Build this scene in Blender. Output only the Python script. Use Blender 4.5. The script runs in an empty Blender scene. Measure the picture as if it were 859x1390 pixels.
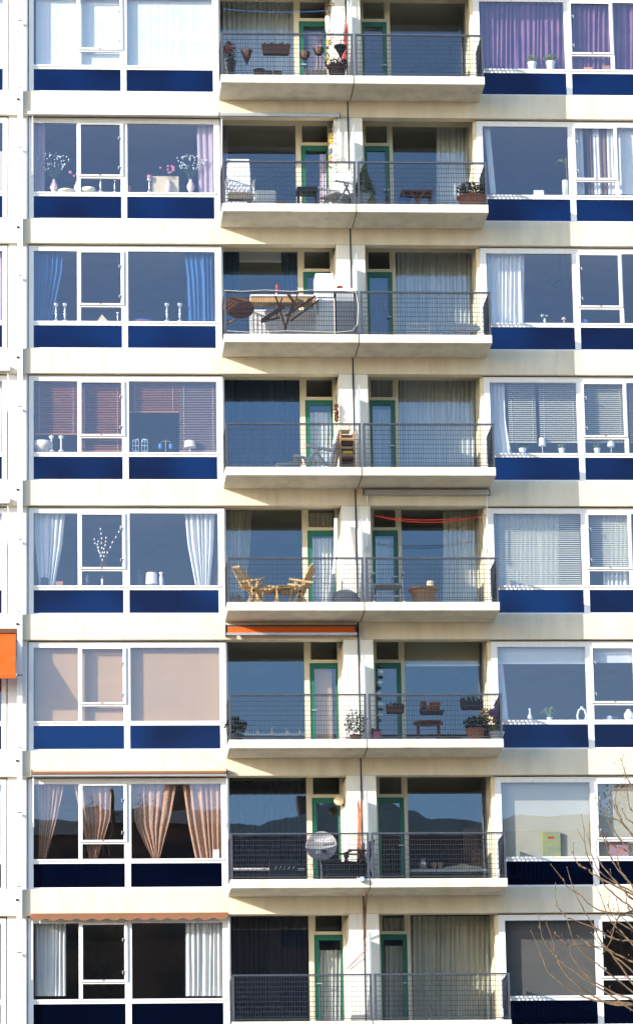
import bpy, math, random
from mathutils import Vector, Matrix
R = math.radians
random.seed(7)
scn = bpy.context.scene
COL = scn.collection

# ------------------------------------------------------------------ camera (solved from the facade's grid)
CX, CY, CZ = -6.0744, -81.984, 1.6
PITCH, YAW, ROLL, FPX = 0.25242, 0.075937, -0.017391, 5618.17
c_, s_ = math.cos(ROLL), math.sin(ROLL)
_r0 = Vector((math.cos(YAW), -math.sin(YAW), 0))
FWD = Vector((math.sin(YAW)*math.cos(PITCH), math.cos(YAW)*math.cos(PITCH), math.sin(PITCH)))
_u0 = Vector((-math.sin(YAW)*math.sin(PITCH), -math.cos(YAW)*math.sin(PITCH), math.cos(PITCH)))
RGT = c_*_r0 + s_*_u0
UPV = -s_*_r0 + c_*_u0
cam = bpy.data.cameras.new('camera'); cam_o = bpy.data.objects.new('camera', cam); COL.objects.link(cam_o)
cam_o.matrix_world = Matrix(((RGT.x, UPV.x, -FWD.x, CX), (RGT.y, UPV.y, -FWD.y, CY), (RGT.z, UPV.z, -FWD.z, CZ), (0, 0, 0, 1)))
cam.sensor_fit = 'VERTICAL'; cam.sensor_height = 36.0; cam.lens = FPX/1390*36.0
cam.shift_y = -45.0/1390
cam.clip_start = 1.0; cam.clip_end = 3000
scn.camera = cam_o

# ------------------------------------------------------------------ light
SUN = Vector((-1.851, -1.1, 0.674)).normalized()
world = bpy.data.worlds.new('World'); scn.world = world; world.use_nodes = True
nt = world.node_tree
sky = nt.nodes.new('ShaderNodeTexSky'); sky.sky_type = 'NISHITA'; sky.sun_disc = False
sky.sun_elevation = math.asin(SUN.z); sky.sun_rotation = math.atan2(SUN.x, SUN.y)
sky.air_density = 1.0; sky.dust_density = 0.6; sky.ozone_density = 2.0
nt.nodes['Background'].inputs['Strength'].default_value = 0.15
nt.links.new(sky.outputs[0], nt.nodes['Background'].inputs['Color'])
sl = bpy.data.lights.new('sun', 'SUN'); sl.energy = 2.8; sl.angle = R(0.5); sl.color = (1.0, 0.95, 0.87)
so = bpy.data.objects.new('sun', sl); COL.objects.link(so)
so.rotation_euler = (-SUN).to_track_quat('-Z', 'Y').to_euler()
scn.view_settings.view_transform = 'Standard'; scn.view_settings.look = 'None'
scn.view_settings.exposure = 1.50; scn.view_settings.gamma = 1.0; scn.view_settings.use_curve_mapping = False
scn.render.engine = 'CYCLES'
cy = scn.cycles
cy.max_bounces = 7; cy.diffuse_bounces = 3; cy.glossy_bounces = 3; cy.transmission_bounces = 4; cy.transparent_max_bounces = 14
cy.caustics_reflective = False; cy.caustics_refractive = False
cy.use_denoising = True; cy.sample_clamp_indirect = 4.0

def at(px, py, Y=0.0):
    """pixel of the photograph -> point on the plane y = Y"""
    d = RGT*((px-429.5)/FPX) - UPV*((py-650.0)/FPX) + FWD
    t = (Y-CY)/d.y
    return Vector((CX+t*d.x, Y, CZ+t*d.z))

# ------------------------------------------------------------------ materials
def mat(name, col, rough=0.6, metal=0.0, var=0.0, scale=3.0, stretch=(1, 1, 1), spec=0.5, trans=0.0, bump=0.0, col2=None, lo=0.35, hi=0.7):
    m = bpy.data.materials.new(name); m.use_nodes = True
    n = m.node_tree.nodes; l = m.node_tree.links
    b = n['Principled BSDF']
    b.inputs['Base Color'].default_value = (*col, 1); b.inputs['Roughness'].default_value = rough
    b.inputs['Metallic'].default_value = metal; b.inputs['Specular IOR Level'].default_value = spec
    if var or col2 or bump:
        tc = n.new('ShaderNodeTexCoord'); mp = n.new('ShaderNodeMapping'); mp.inputs['Scale'].default_value = stretch
        ns = n.new('ShaderNodeTexNoise'); ns.inputs['Scale'].default_value = scale; ns.inputs['Detail'].default_value = 5
        l.new(tc.outputs['Object'], mp.inputs['Vector']); l.new(mp.outputs[0], ns.inputs['Vector'])
        if var or col2:
            rp = n.new('ShaderNodeValToRGB'); rp.color_ramp.elements[0].position = lo; rp.color_ramp.elements[1].position = hi
            c2 = col2 or tuple(max(0, c*(1-var)) for c in col)
            rp.color_ramp.elements[0].color = (*c2, 1); rp.color_ramp.elements[1].color = (*col, 1)
            l.new(ns.outputs['Fac'], rp.inputs['Fac']); l.new(rp.outputs['Color'], b.inputs['Base Color'])
        if bump:
            bp = n.new('ShaderNodeBump'); bp.inputs['Strength'].default_value = bump; bp.inputs['Distance'].default_value = 0.01
            l.new(ns.outputs['Fac'], bp.inputs['Height']); l.new(bp.outputs[0], b.inputs['Normal'])
    if trans:
        tl = n.new('ShaderNodeBsdfTranslucent'); tl.inputs['Color'].default_value = (*col, 1)
        mx = n.new('ShaderNodeMixShader'); mx.inputs[0].default_value = trans
        l.new(b.outputs[0], mx.inputs[1]); l.new(tl.outputs[0], mx.inputs[2]); l.new(mx.outputs[0], n['Material Output'].inputs[0])
    return m

def glass_mat(name, tint=(0.95, 0.97, 0.98), refl=(0.80, 0.82, 1.0), base=0.075, k=1.6, wob=0.0):
    m = bpy.data.materials.new(name); m.use_nodes = True
    n = m.node_tree.nodes; l = m.node_tree.links
    n.remove(n['Principled BSDF'])
    t = n.new('ShaderNodeBsdfTransparent'); t.inputs[0].default_value = (*tint, 1)
    g = n.new('ShaderNodeBsdfGlossy'); g.inputs['Color'].default_value = (*refl, 1); g.inputs['Roughness'].default_value = 0.0
    f = n.new('ShaderNodeLayerWeight'); f.inputs['Blend'].default_value = 0.5
    pw = n.new('ShaderNodeMath'); pw.operation = 'POWER'; pw.inputs[1].default_value = 4.0
    ma = n.new('ShaderNodeMath'); ma.operation = 'MULTIPLY_ADD'; ma.inputs[1].default_value = 0.7; ma.inputs[2].default_value = base
    ma.use_clamp = True; l.new(f.outputs['Facing'], pw.inputs[0])
    if wob:
        tc = n.new('ShaderNodeTexCoord'); ns = n.new('ShaderNodeTexNoise'); ns.inputs['Scale'].default_value = 1.6; ns.inputs['Detail'].default_value = 1
        bp = n.new('ShaderNodeBump'); bp.inputs['Strength'].default_value = wob; bp.inputs['Distance'].default_value = 0.02
        l.new(tc.outputs['Object'], ns.inputs['Vector']); l.new(ns.outputs['Fac'], bp.inputs['Height'])
        l.new(bp.outputs[0], g.inputs['Normal'])
    mx = n.new('ShaderNodeMixShader')
    l.new(pw.outputs[0], ma.inputs[0]); l.new(ma.outputs[0], mx.inputs[0])
    l.new(t.outputs[0], mx.inputs[1]); l.new(g.outputs[0], mx.inputs[2]); l.new(mx.outputs[0], n['Material Output'].inputs[0])
    return m

M = dict(
    beam=mat('cream_concrete', (0.70, 0.625, 0.48), 0.85, var=0.16, scale=1.6, stretch=(2.2, 1, .5), bump=0.15, lo=.25, hi=.6),
    slab=mat('balcony_concrete', (0.74, 0.67, 0.53), 0.85, var=0.22, scale=2.2, stretch=(1.5, 1, 1), bump=0.15, lo=.28, hi=.6),
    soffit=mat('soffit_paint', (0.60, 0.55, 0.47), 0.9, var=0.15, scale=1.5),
    pier=mat('white_render', (0.80, 0.77, 0.70), 0.8, var=0.10, scale=1.3, stretch=(2, 1, .4)),
    white=mat('white_paint', (0.82, 0.81, 0.80), 0.45, var=0.07, scale=4, stretch=(3, 1, .6)),
    cream=mat('cream_paint', (0.76, 0.68, 0.49), 0.5, var=0.10, scale=3),
    green=mat('green_paint', (0.012, 0.16, 0.10), 0.4, var=0.25, scale=3),
    steel=mat('galvanised_steel', (0.075, 0.085, 0.11), 0.5, metal=0.2, var=0.3, scale=12),
    darksteel=mat('dark_steel', (0.035, 0.04, 0.055), 0.5, metal=0.3),
    alu=mat('aluminium', (0.55, 0.56, 0.58), 0.4, metal=0.6, var=.1),
    black=mat('black_rubber', (0.012, 0.012, 0.014), 0.7),
    room=mat('room_plaster', (0.42, 0.40, 0.37), 0.9),
    roomfloor=mat('room_floor', (0.16, 0.11, 0.07), 0.7),
    frosted=mat('frosted_panel', (0.78, 0.80, 0.80), 0.3, trans=0.6),
    glass=glass_mat('window_glass', wob=0.02), 
    glassl=glass_mat('balcony_glass', refl=(.62, .78, 1.0), wob=0.03),
    plastic=mat('white_plastic', (0.78, 0.78, 0.80), 0.35, var=.05),
    grey=mat('grey_plastic', (0.38, 0.39, 0.41), 0.45, var=.1),
    greyl=mat('light_grey_plastic', (0.60, 0.62, 0.66), 0.4, var=.06),
    teak=mat('pale_teak', (0.80, 0.52, 0.22), 0.5, var=.25, scale=6), wood=mat('oiled_wood', (0.50, 0.27, 0.09), 0.5, var=0.4, scale=6, stretch=(1, 1, 8)),
    brownwood=mat('brown_wood', (0.17, 0.065, 0.03), 0.55, var=0.4, scale=8, stretch=(6, 1, 1)),
    plank=mat('pale_plank', (0.50, 0.30, 0.13), 0.6, var=.2, scale=5),
    terracotta=mat('terracotta', (0.48, 0.19, 0.10), 0.8, var=.2),
    tan=mat('tan_ceramic', (0.55, 0.31, 0.17), 0.6, var=.1),
    leaf=mat('leaf_green', (0.06, 0.12, 0.03), 0.6, var=.5, scale=20, trans=.2),
    leafy=mat('leaf_yellow_green', (0.22, 0.32, 0.05), 0.6, var=.4, scale=20, trans=.3),
    conifer=mat('conifer', (0.13, 0.19, 0.04), 0.7, var=.5, scale=20, trans=.2), leafd=mat('leaf_dark', (0.02, 0.035, 0.015), 0.7, var=.4, scale=20),
    leafb=mat('leaf_blue_green', (0.10, 0.16, 0.12), 0.7, var=.4, scale=20),
    red=mat('red', (0.50, 0.04, 0.03), 0.5), pinkm=mat('pink', (0.65, 0.20, 0.30), 0.5),
    orange=mat('orange', (0.75, 0.22, 0.03), 0.5), yellow=mat('yellow', (0.75, 0.50, 0.04), 0.5), bluem=mat('blue', (0.05, 0.18, 0.5), 0.5),
    purple=mat('purple', (0.22, 0.07, 0.32), 0.5), silver=mat('silver', (0.75, 0.74, 0.70), 0.25, metal=0.7),
    pinkvase=mat('pale_pink_ceramic', (0.80, 0.55, 0.60), 0.3), cylw=mat('ivory_ceramic', (0.78, 0.74, 0.66), 0.35),
    beige=mat('beige_box', (0.70, 0.55, 0.36), 0.6, var=.1), wicker=mat('wicker', (0.14, 0.07, 0.05), 0.8, var=.5, scale=40),
    dish=mat('dish_grey', (0.27, 0.26, 0.26), 0.5, var=.1), bark=mat('bark', (0.20, 0.13, 0.07), 0.85, var=.45, scale=14), blk=mat('black_plastic', (0.015, 0.015, 0.02), 0.4),
    asphalt=mat('asphalt', (0.05, 0.05, 0.052), 0.9, var=.3, scale=4), paving=mat('paving', (0.28, 0.27, 0.25), 0.9, var=.2, scale=3),
    bounce_ground=mat('pale_bounce_ground', (0.36, 0.31, 0.25), 0.95, var=.2, scale=.4), gap_shade=mat('gap_shade_brown', (.13, .075, .035), .8), lawn=mat('lawn', (0.05, 0.09, 0.025), 0.95, var=.4, scale=6), brick=mat('brick', (0.22, 0.12, 0.09), 0.9, var=.3, scale=8),
    white_line=mat('road_paint', (0.7, 0.7, 0.68), 0.7),
)
def streaks(m, col, lo=.60, hi=.74, amt=.45, sx=5.0, sz=.55):
    n = m.node_tree.nodes; l = m.node_tree.links; b = n['Principled BSDF']
    src = b.inputs['Base Color'].links[0].from_socket
    tc = n.new('ShaderNodeTexCoord'); mp = n.new('ShaderNodeMapping'); mp.inputs['Scale'].default_value = (sx, 1, sz); mp.inputs['Location'].default_value = (3.1, 0, 1.7)
    ns = n.new('ShaderNodeTexNoise'); ns.inputs['Scale'].default_value = 1.3; ns.inputs['Detail'].default_value = 6; ns.inputs['Roughness'].default_value = .65
    rp = n.new('ShaderNodeValToRGB'); rp.color_ramp.elements[0].position = lo; rp.color_ramp.elements[1].position = hi
    rp.color_ramp.elements[0].color = (0, 0, 0, 1); rp.color_ramp.elements[1].color = (amt, amt, amt, 1)
    mx = n.new('ShaderNodeMixRGB'); mx.inputs[2].default_value = (*col, 1)
    l.new(tc.outputs['Object'], mp.inputs[0]); l.new(mp.outputs[0], ns.inputs['Vector']); l.new(ns.outputs['Fac'], rp.inputs[0]); l.new(rp.outputs[0], mx.inputs[0])
    l.new(src, mx.inputs[1]); l.new(mx.outputs[0], b.inputs['Base Color'])
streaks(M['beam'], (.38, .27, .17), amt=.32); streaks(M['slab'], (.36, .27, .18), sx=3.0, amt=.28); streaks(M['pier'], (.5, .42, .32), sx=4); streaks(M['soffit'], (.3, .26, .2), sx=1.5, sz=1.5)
streaks(M['white'], (.45, .36, .28), lo=.62, hi=.72, amt=.5, sx=6, sz=2.5)
def panel_mat():
    m = bpy.data.materials.new('blue_coated_glass'); m.use_nodes = True; n = m.node_tree.nodes; l = m.node_tree.links
    n.remove(n['Principled BSDF'])
    d = n.new('ShaderNodeBsdfDiffuse'); d.inputs[0].default_value = (.0006, .0016, .008, 1)
    g = n.new('ShaderNodeBsdfGlossy'); g.inputs['Roughness'].default_value = .03
    tc = n.new('ShaderNodeTexCoord'); ns = n.new('ShaderNodeTexNoise'); ns.inputs['Scale'].default_value = .55; ns.inputs['Detail'].default_value = 1
    rp = n.new('ShaderNodeValToRGB'); rp.color_ramp.elements[0].position = .4; rp.color_ramp.elements[1].position = .62
    rp.color_ramp.elements[0].color = (.20, .26, .56, 1); rp.color_ramp.elements[1].color = (.22, .50, 1.30, 1)
    l.new(tc.outputs['Object'], ns.inputs['Vector']); l.new(ns.outputs['Fac'], rp.inputs['Fac']); l.new(rp.outputs['Color'], g.inputs['Color'])
    mx = n.new('ShaderNodeMixShader'); mx.inputs[0].default_value = .075
    l.new(d.outputs[0], mx.inputs[1]); l.new(g.outputs[0], mx.inputs[2]); l.new(mx.outputs[0], n['Material Output'].inputs[0]); return m
M['panel'] = panel_mat()
def cloth(name, col, tr=0.35, var=0.08, **k): return mat(name, col, 0.9, var=var, spec=.1, trans=tr, scale=k.get('scale', 2.5), **{a: b for a, b in k.items() if a != 'scale'})
C = dict(
    white=cloth('white_curtain', (0.90, 0.88, 0.86), .15), dim_room=cloth('dim_room_grey', (.16, .15, .14), .1), sheer=cloth('grey_sheer_curtain', (0.74, 0.74, 0.70), .2),
    cream=cloth('cream_curtain', (0.80, 0.74, 0.58), .2), blue=cloth('blue_curtain', (0.055, 0.155, 0.36), .2),
    purple=cloth('purple_curtain', (0.29, 0.14, 0.24), .15, col2=(0.19, 0.09, 0.22)), lilac=cloth('lilac_curtain', (0.66, 0.50, 0.58)),
    copper=cloth('copper_curtain', (0.74, 0.46, 0.33), .25, col2=(0.50, 0.28, 0.19), scale=28), dark=cloth('dark_curtain', (0.035, 0.04, 0.06), .1),
    brown=cloth('brown_curtain', (0.30, 0.19, 0.16)), navy=cloth('navy_curtain', (0.03, 0.07, 0.16), .15),
    rblind=mat('red_slats', (0.85, 0.32, 0.14), 0.5, var=.35, scale=3, stretch=(.3, 1, 9), trans=.1), gblind=mat('grey_slats', (0.70, 0.66, 0.53), 0.5, trans=.1),
    mblind=mat('mauve_slats', (0.56, 0.38, 0.33), 0.5, trans=.1), bblind=mat('beige_slats', (0.68, 0.42, 0.22), 0.6, var=.06, trans=.25),
    roller=cloth('cream_roller', (0.66, 0.62, 0.52), .3), pearl=cloth('pearl_blind', (0.90, 0.88, 0.88), .1, col2=(0.80, .86, .88), stretch=(.5, 1, 4)),
    awn_o=cloth('orange_canvas', (0.74, 0.135, 0.02), .3, col2=(.66, .16, .04), scale=4, stretch=(1, 1, 3)), awn_b=cloth('faded_brown_canvas', (0.33, 0.135, 0.085), .15, col2=(0.25, 0.14, .07), scale=5),
    white_r=cloth('white_roller', (0.80, 0.80, 0.78), .25),
)

# ------------------------------------------------------------------ mesh helper
class MB:
    def __init__(s): s.v = []; s.f = []; s.m = []; s.mi = 0
    def add(s, vs, fs):
        o = len(s.v); s.v += [tuple(v) for v in vs]; s.f += [tuple(i+o for i in f) for f in fs]; s.m += [s.mi]*len(fs); return s
    def box(s, x0, x1, y0, y1, z0, z1, T=None):
        if x0 > x1: x0, x1 = x1, x0
        if y0 > y1: y0, y1 = y1, y0
        if z0 > z1: z0, z1 = z1, z0
        vs = [Vector((x, y, z)) for x in (x0, x1) for y in (y0, y1) for z in (z0, z1)]
        if T is not None: vs = [T @ v for v in vs]
        return s.add(vs, [(0, 1, 3, 2), (4, 6, 7, 5), (0, 4, 5, 1), (2, 3, 7, 6), (0, 2, 6, 4), (1, 5, 7, 3)])
    def bar(s, a, b, w, h=None, up=(0, 0, 1)):
        a, b = Vector(a), Vector(b); h = h or w; d = b-a; L = d.length
        if L < 1e-6: return s
        d.normalize(); u = Vector(up)
        if abs(d.dot(u)) > .98: u = Vector((0, 1, 0))
        x = d.cross(u).normalized(); z = x.cross(d)
        vs = [p + x*sx*w/2 + z*sz*h/2 for p in (a, b) for sx, sz in ((-1, -1), (1, -1), (1, 1), (-1, 1))]
        return s.add(vs, [(3, 2, 1, 0), (4, 5, 6, 7), (0, 1, 5, 4), (1, 2, 6, 5), (2, 3, 7, 6), (3, 0, 4, 7)])
    def tube(s, pts, r, n=6, cap=True):
        pts = [Vector(p) for p in pts]; rs = r if isinstance(r, (list, tuple)) else [r]*len(pts)
        rings = []; px = None
        for i, p in enumerate(pts):
            d = (pts[min(i+1, len(pts)-1)]-pts[max(i-1, 0)])
            d = d.normalized() if d.length > 1e-9 else Vector((0, 0, 1))
            if px is None:
                u = Vector((0, 0, 1)) if abs(d.z) < .9 else Vector((1, 0, 0)); px = d.cross(u).normalized()
            else:
                px = (px - d*px.dot(d)); px = px.normalized() if px.length > 1e-6 else d.orthogonal().normalized()
            y = d.cross(px)
            rings.append([p+(px*math.cos(2*math.pi*j/n)+y*math.sin(2*math.pi*j/n))*rs[i] for j in range(n)])
        vs = [v for rg in rings for v in rg]; fs = []
        for i in range(len(pts)-1):
            for j in range(n):
                a = i*n+j; b = i*n+(j+1) % n; fs.append((a, b, b+n, a+n))
        if cap: fs.append(tuple(reversed(range(n)))); fs.append(tuple((len(pts)-1)*n+j for j in range(n)))
        return s.add(vs, fs)
    def lathe(s, c, prof, n=14, sx=1, sy=1, T=None):
        c = Vector(c); vs = []; fs = []
        for r, z in prof:
            for j in range(n):
                a = 2*math.pi*j/n; v = Vector((r*sx*math.cos(a), r*sy*math.sin(a), z))
                if T is not None: v = T @ v
                vs.append(c+v)
        for i in range(len(prof)-1):
            for j in range(n):
                a = i*n+j; b = i*n+(j+1) % n; fs.append((a, b, b+n, a+n))
        if prof[0][0] > 0: fs.append(tuple(reversed(range(n))))
        if prof[-1][0] > 0: fs.append(tuple((len(prof)-1)*n+j for j in range(n)))
        return s.add(vs, fs)
    def ball(s, c, r, n=8, sz=1): 
        return s.lathe(c, [(max(1e-4, r*math.sin(math.pi*i/n)), -r*sz*math.cos(math.pi*i/n)) for i in range(n+1)], max(6, n))
    def prism(s, poly, d0, d1, ax='y'):
        """polygon given in two axes, extruded along the third"""
        n = len(poly)
        def mk(p, d):
            return {'y': (p[0], d, p[1]), 'x': (d, p[0], p[1]), 'z': (p[0], p[1], d)}[ax]
        vs = [mk(p, d0) for p in poly]+[mk(p, d1) for p in poly]
        fs = [tuple(range(n)), tuple(reversed(range(n, 2*n)))]+[(i, i+n, (i+1) % n+n, (i+1) % n) for i in range(n)]
        return s.add(vs, fs)
    def leaves(s, c, r, n, size, surf=False, up=0.0, rng=random):
        c = Vector(c)
        for _ in range(n):
            while True:
                p = Vector((rng.uniform(-1, 1), rng.uniform(-1, 1), rng.uniform(-1, 1)))
                if p.length < 1 and (not surf or p.length > .6): break
            p = Vector((p.x*r[0], p.y*r[1], p.z*r[2]))+c
            d = Vector((rng.gauss(0, 1), rng.gauss(0, 1), rng.gauss(0, 1)+up)).normalized(); e = d.orthogonal().normalized()
            e = Matrix.Rotation(rng.uniform(0, 6.28), 3, d) @ e; z = size*rng.uniform(.6, 1.3)
            s.add([p-d*z*.5, p+e*z*.28, p+d*z*.5, p-e*z*.28], [(0, 1, 2, 3)])
        return s
    def cone(s, c, r, h, n, size, rng=random):
        c = Vector(c)
        for _ in range(n):
            t = rng.random()**1.6; a = rng.uniform(0, 6.28); q = r*(1-t)**.8*math.sqrt(rng.uniform(.3, 1))
            s.leaves(c+Vector((q*math.cos(a), q*math.sin(a), t*h)), (.01, .01, .01), 1, size, rng=rng)
        return s
    def build(s, name, mats, parent=None, smooth=False, bevel=0):
        me = bpy.data.meshes.new(name); me.from_pydata(s.v, [], s.f)
        if not isinstance(mats, (list, tuple)): mats = [mats]
        for m in mats: me.materials.append(m)
        for p, i in zip(me.polygons, s.m): p.material_index = i; p.use_smooth = smooth
        me.update()
        o = bpy.data.objects.new(name, me); COL.objects.link(o)
        if parent is not None:
            o.parent = parent
            me.transform(Matrix.Translation(-wloc(parent)))
        if bevel:
            b = o.modifiers.new('bevel', 'BEVEL'); b.width = bevel; b.segments = 2; b.limit_method = 'ANGLE'
        return o
def wloc(o):
    v = o.location.copy()
    while o.parent: o = o.parent; v += o.location
    return v
def tag(o, label, cat, group=None, kind=None):
    if label: o['label'] = label
    if cat: o['category'] = cat
    if group: o['group'] = group
    if kind: o['kind'] = kind
    return o
def thing(name, label, cat, loc=(0, 0, 0), group=None):
    o = bpy.data.objects.new(name, None); o.empty_display_size = .1; COL.objects.link(o); o.location = loc
    return tag(o, label, cat, group)
# ------------------------------------------------------------------ building numbers (floor index k: 0 = topmost row in the photo)
H = 2.8
ZT = lambda k: 33.277-H*k        # top of glass of the front windows
ZF = lambda k: 31.147-H*k        # balcony floor
ZS = lambda k: 30.969-H*k        # soffit under that balcony
SILL = lambda k: ZT(k)-1.514
KS = range(-1, 12)

# ------------------------------------------------------------------ ground, street
def struct(name, mb, m): return tag(mb.build(name, m), None, None, kind='structure')
struct('ground', MB().box(-900, 900, -900, 900, -1, 0), M['bounce_ground'])  # unseen ground, made pale to bounce light up onto soffits and beams
struct('pavement', MB().box(-90, 90, -9, 6, 0.004, .12), M['paving'])
struct('road', MB().box(-300, 300, -18, -9, 0.001, .008), M['asphalt'])
mb = MB()
for i in range(-40, 40): mb.box(i*4, i*4+1.8, -13.56, -13.44, .009, .013)
struct('road_marking', mb, M['white_line'])

# ------------------------------------------------------------------ the apartment building
bld = thing('apartment_building', 'tall cream and white concrete apartment block with blue parapet panels and stacked central balconies', 'apartment building', (0, 0, 0))
XL, XR = -14.6, 16.5
def P(name, mb, m, parent=bld, **k): return mb.build(name, m, parent, **k)
# spandrel beams
for k in range(-1, 13):
    top = ZT(k)+.665 if k > -1 else ZT(k)+.9
    P('spandrel_beam', MB().box(XL, XR, -.10, .14, ZT(k)+.14, top), M['beam'], bevel=.006)
# interior slabs, back wall and partitions
for k in range(-2, 12):
    m_ = MB(); m_.box(XL, XR, .145, 6.0, ZS(k), ZF(k)-.03); m_.mi = 1; m_.box(XL, XR, .15, 6.0, ZF(k)-.03, ZF(k))
    P('floor_slab', m_, [M['soffit'], M['roomfloor']])
P('back_wall', MB().box(XL, XR, 6.0, 6.3, 0, ZF(-2)), M['room'])
mb = MB()
for x in (-14.5, -10.28, -1.80, 3.66, 12.13, 16.4): mb.box(x, x+.07, (0.10 if x in (-1.80, 3.66) else .15), 6.0, 0, ZF(-2))
for x in (-5.98, .92, 7.80): mb.box(x, x+.10, .15, 6.0, 0, ZF(-2))
P('partition_wall', mb, M['room'])
P('roof', MB().box(XL-.2, XR+.2, -.4, 6.6, ZF(-2), ZF(-2)+.35), M['beam'])
# columns between the windows
for xc in (-5.94, 7.86):
    for k in KS:
        P('column', MB().box(xc-.20, xc+.20, 0, .145, ZT(k)-2.135, ZT(k)+.138), M['white'])
        P('downpipe', MB().box(xc-.01, xc+.095, -.20, -.105, ZT(k)-2.10, ZT(k)+.715).box(xc-.005, xc+.09, -.195, -.11, ZT(k)+.07, ZT(k)-2.11+.02)
          .box(xc-.03, xc+.10, -.2, 0.0, ZT(k)-.62, ZT(k)-.60), M['white'])
        P('pipe_bracket', MB().box(xc-.03, xc+.02, -.225, -.2, ZT(k)+.42, ZT(k)+.46), M['black'])
# pier between the loggias
for k in range(-1, 12):
    P('pier', MB().box(.655, 1.253, -.085, 6.0, ZF(k)+.002, ZT(k)+.139), M['pier'], bevel=.008)
P('expansion_joint', MB().box(.935, .962, -.106, -.1005, 2, ZF(-2)), M['black'])
mbj = MB()
for k in range(-1, 12): mbj.box(.935, .96, -.0905, -.0855, ZT(k)-.45, ZT(k)+.139)
P('joint_cover', mbj, M['black'])

def window(k, xo, flip=False):
    """three-light front window: [small pane | casement | large pane]; xo = x of the outer edge on the small-pane side"""
    f = (lambda d: xo-d) if flip else (lambda d: xo+d)
    zt = ZT(k); zs = SILL(k)
    def bx(m_, a, b, y0, y1, z0, z1): m_.box(f(a), f(b), y0, y1, z0, z1)
    fr = MB()
    bx(fr, 0, .102, 0, .09, zt-2.14, zt+.112); bx(fr, 3.854, 3.98, 0, .09, zt-2.14, zt+.112)
    bx(fr, .102, 3.854, .002, .088, zt, zt+.112)
    bx(fr, .102, 3.854, .002, .088, zs-.093, zs); bx(fr, .102, 3.854, .002, .088, zt-2.14, zt-2.085)
    bx(fr, .998, 1.075, .004, .086, zs, zt); bx(fr, 1.910, 2.05, .004, .086, zs, zt); bx(fr, 1.92, 2.04, .004, .086, zt-2.085, zs-.093)
    bx(fr, 1.075, 1.910, .006, .084, zt-1.21, zt-1.165)
    bx(fr, -.01, 3.99, -.03, .0, zt-2.158, zt-2.125); bx(fr, .08, 3.9, -.018, .001, zs-.04, zs-.004)
    w = P('window', fr, M['white'])
    sl_ = MB(); bx(sl_, 0, 3.98, .02, .08, zt+.113, zt+.139); P('gap_shade', sl_, M['gap_shade'], w)  # brown strip paints the shaded gap between beam underside and frame head
    g = MB()
    for a, b, z0, z1, y in ((.102, .998, zs, zt, .04), (2.05, 3.854, zs, zt, .04), (1.075, 1.910, zs, zt-1.21, .04), (1.08, 1.90, zt-1.135, zt-.036, .010)):
        ct = Vector((f((a+b)/2), y+.003, (z0+z1)/2))          # every pane sits a fraction of a degree out of true
        T = Matrix.Translation(ct) @ Matrix.Rotation(R(random.uniform(-.12, .12)), 4, 'X') @ Matrix.Rotation(R(random.uniform(-.15, .15)), 4, 'Z') @ Matrix.Translation(-ct)
        g.box(f(a), f(b), y, y+.006, z0, z1, T)
    P('pane', g, M['glass'], w)
    cs = MB()
    bx(cs, 1.02, 1.08, -.028, .003, zt-1.175, zt-.006); bx(cs, 1.90, 1.965, -.028, .003, zt-1.175, zt-.006)
    bx(cs, 1.08, 1.90, -.027, .003, zt-.036, zt-.006); bx(cs, 1.08, 1.90, -.027, .003, zt-1.175, zt-1.135)
    P('casement', cs, M['white'], w, bevel=.004)
    for z in (zt-.33, zt-.98):
        la = MB(); bx(la, 1.855, 1.92, -.045, -.0285, z, z+.018); bx(la, 1.855, 1.870, -.058, -.045, z-.05, z+.02); P('latch', la, M['alu'], w)
    la = MB(); bx(la, 1.46, 1.50, -.04, -.027, zt-1.16, zt-1.14); P('rail_latch', la, M['terracotta'], w)  # third latch, on the casement's bottom rail
    pn = MB(); bx(pn, .102, 1.92, .035, .06, zt-2.085, zs-.093); bx(pn, 2.04, 3.854, .035, .06, zt-2.085, zs-.093)
    P('parapet_panel', pn, M['panel'], w)
    sb = MB(); bx(sb, .0, 3.98, .0885, .36, zs-.02, zs+.012); P('window_sill', sb, M['white'], w)
    iw = MB(); bx(iw, .0, 3.98, .092, .15, zt-2.14, zs-.021); P('inner_wall', iw, M['room'], w)
for k in KS:
    window(k, -5.72); window(k, 7.64, True)
    window(k, -6.16, True)
# further bays on both sides, out of the frame
for k in KS:
    window(k, 8.08); window(k, 12.28); window(k, -10.34, True)
    for a, b in ((12.062, 12.278), (16.262, 16.5), (-10.338, -10.142), (-14.6, -14.322)): P('column', MB().box(a, b, 0.001, .145, ZT(k)-2.135, ZT(k)+.138), M['white'])

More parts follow.
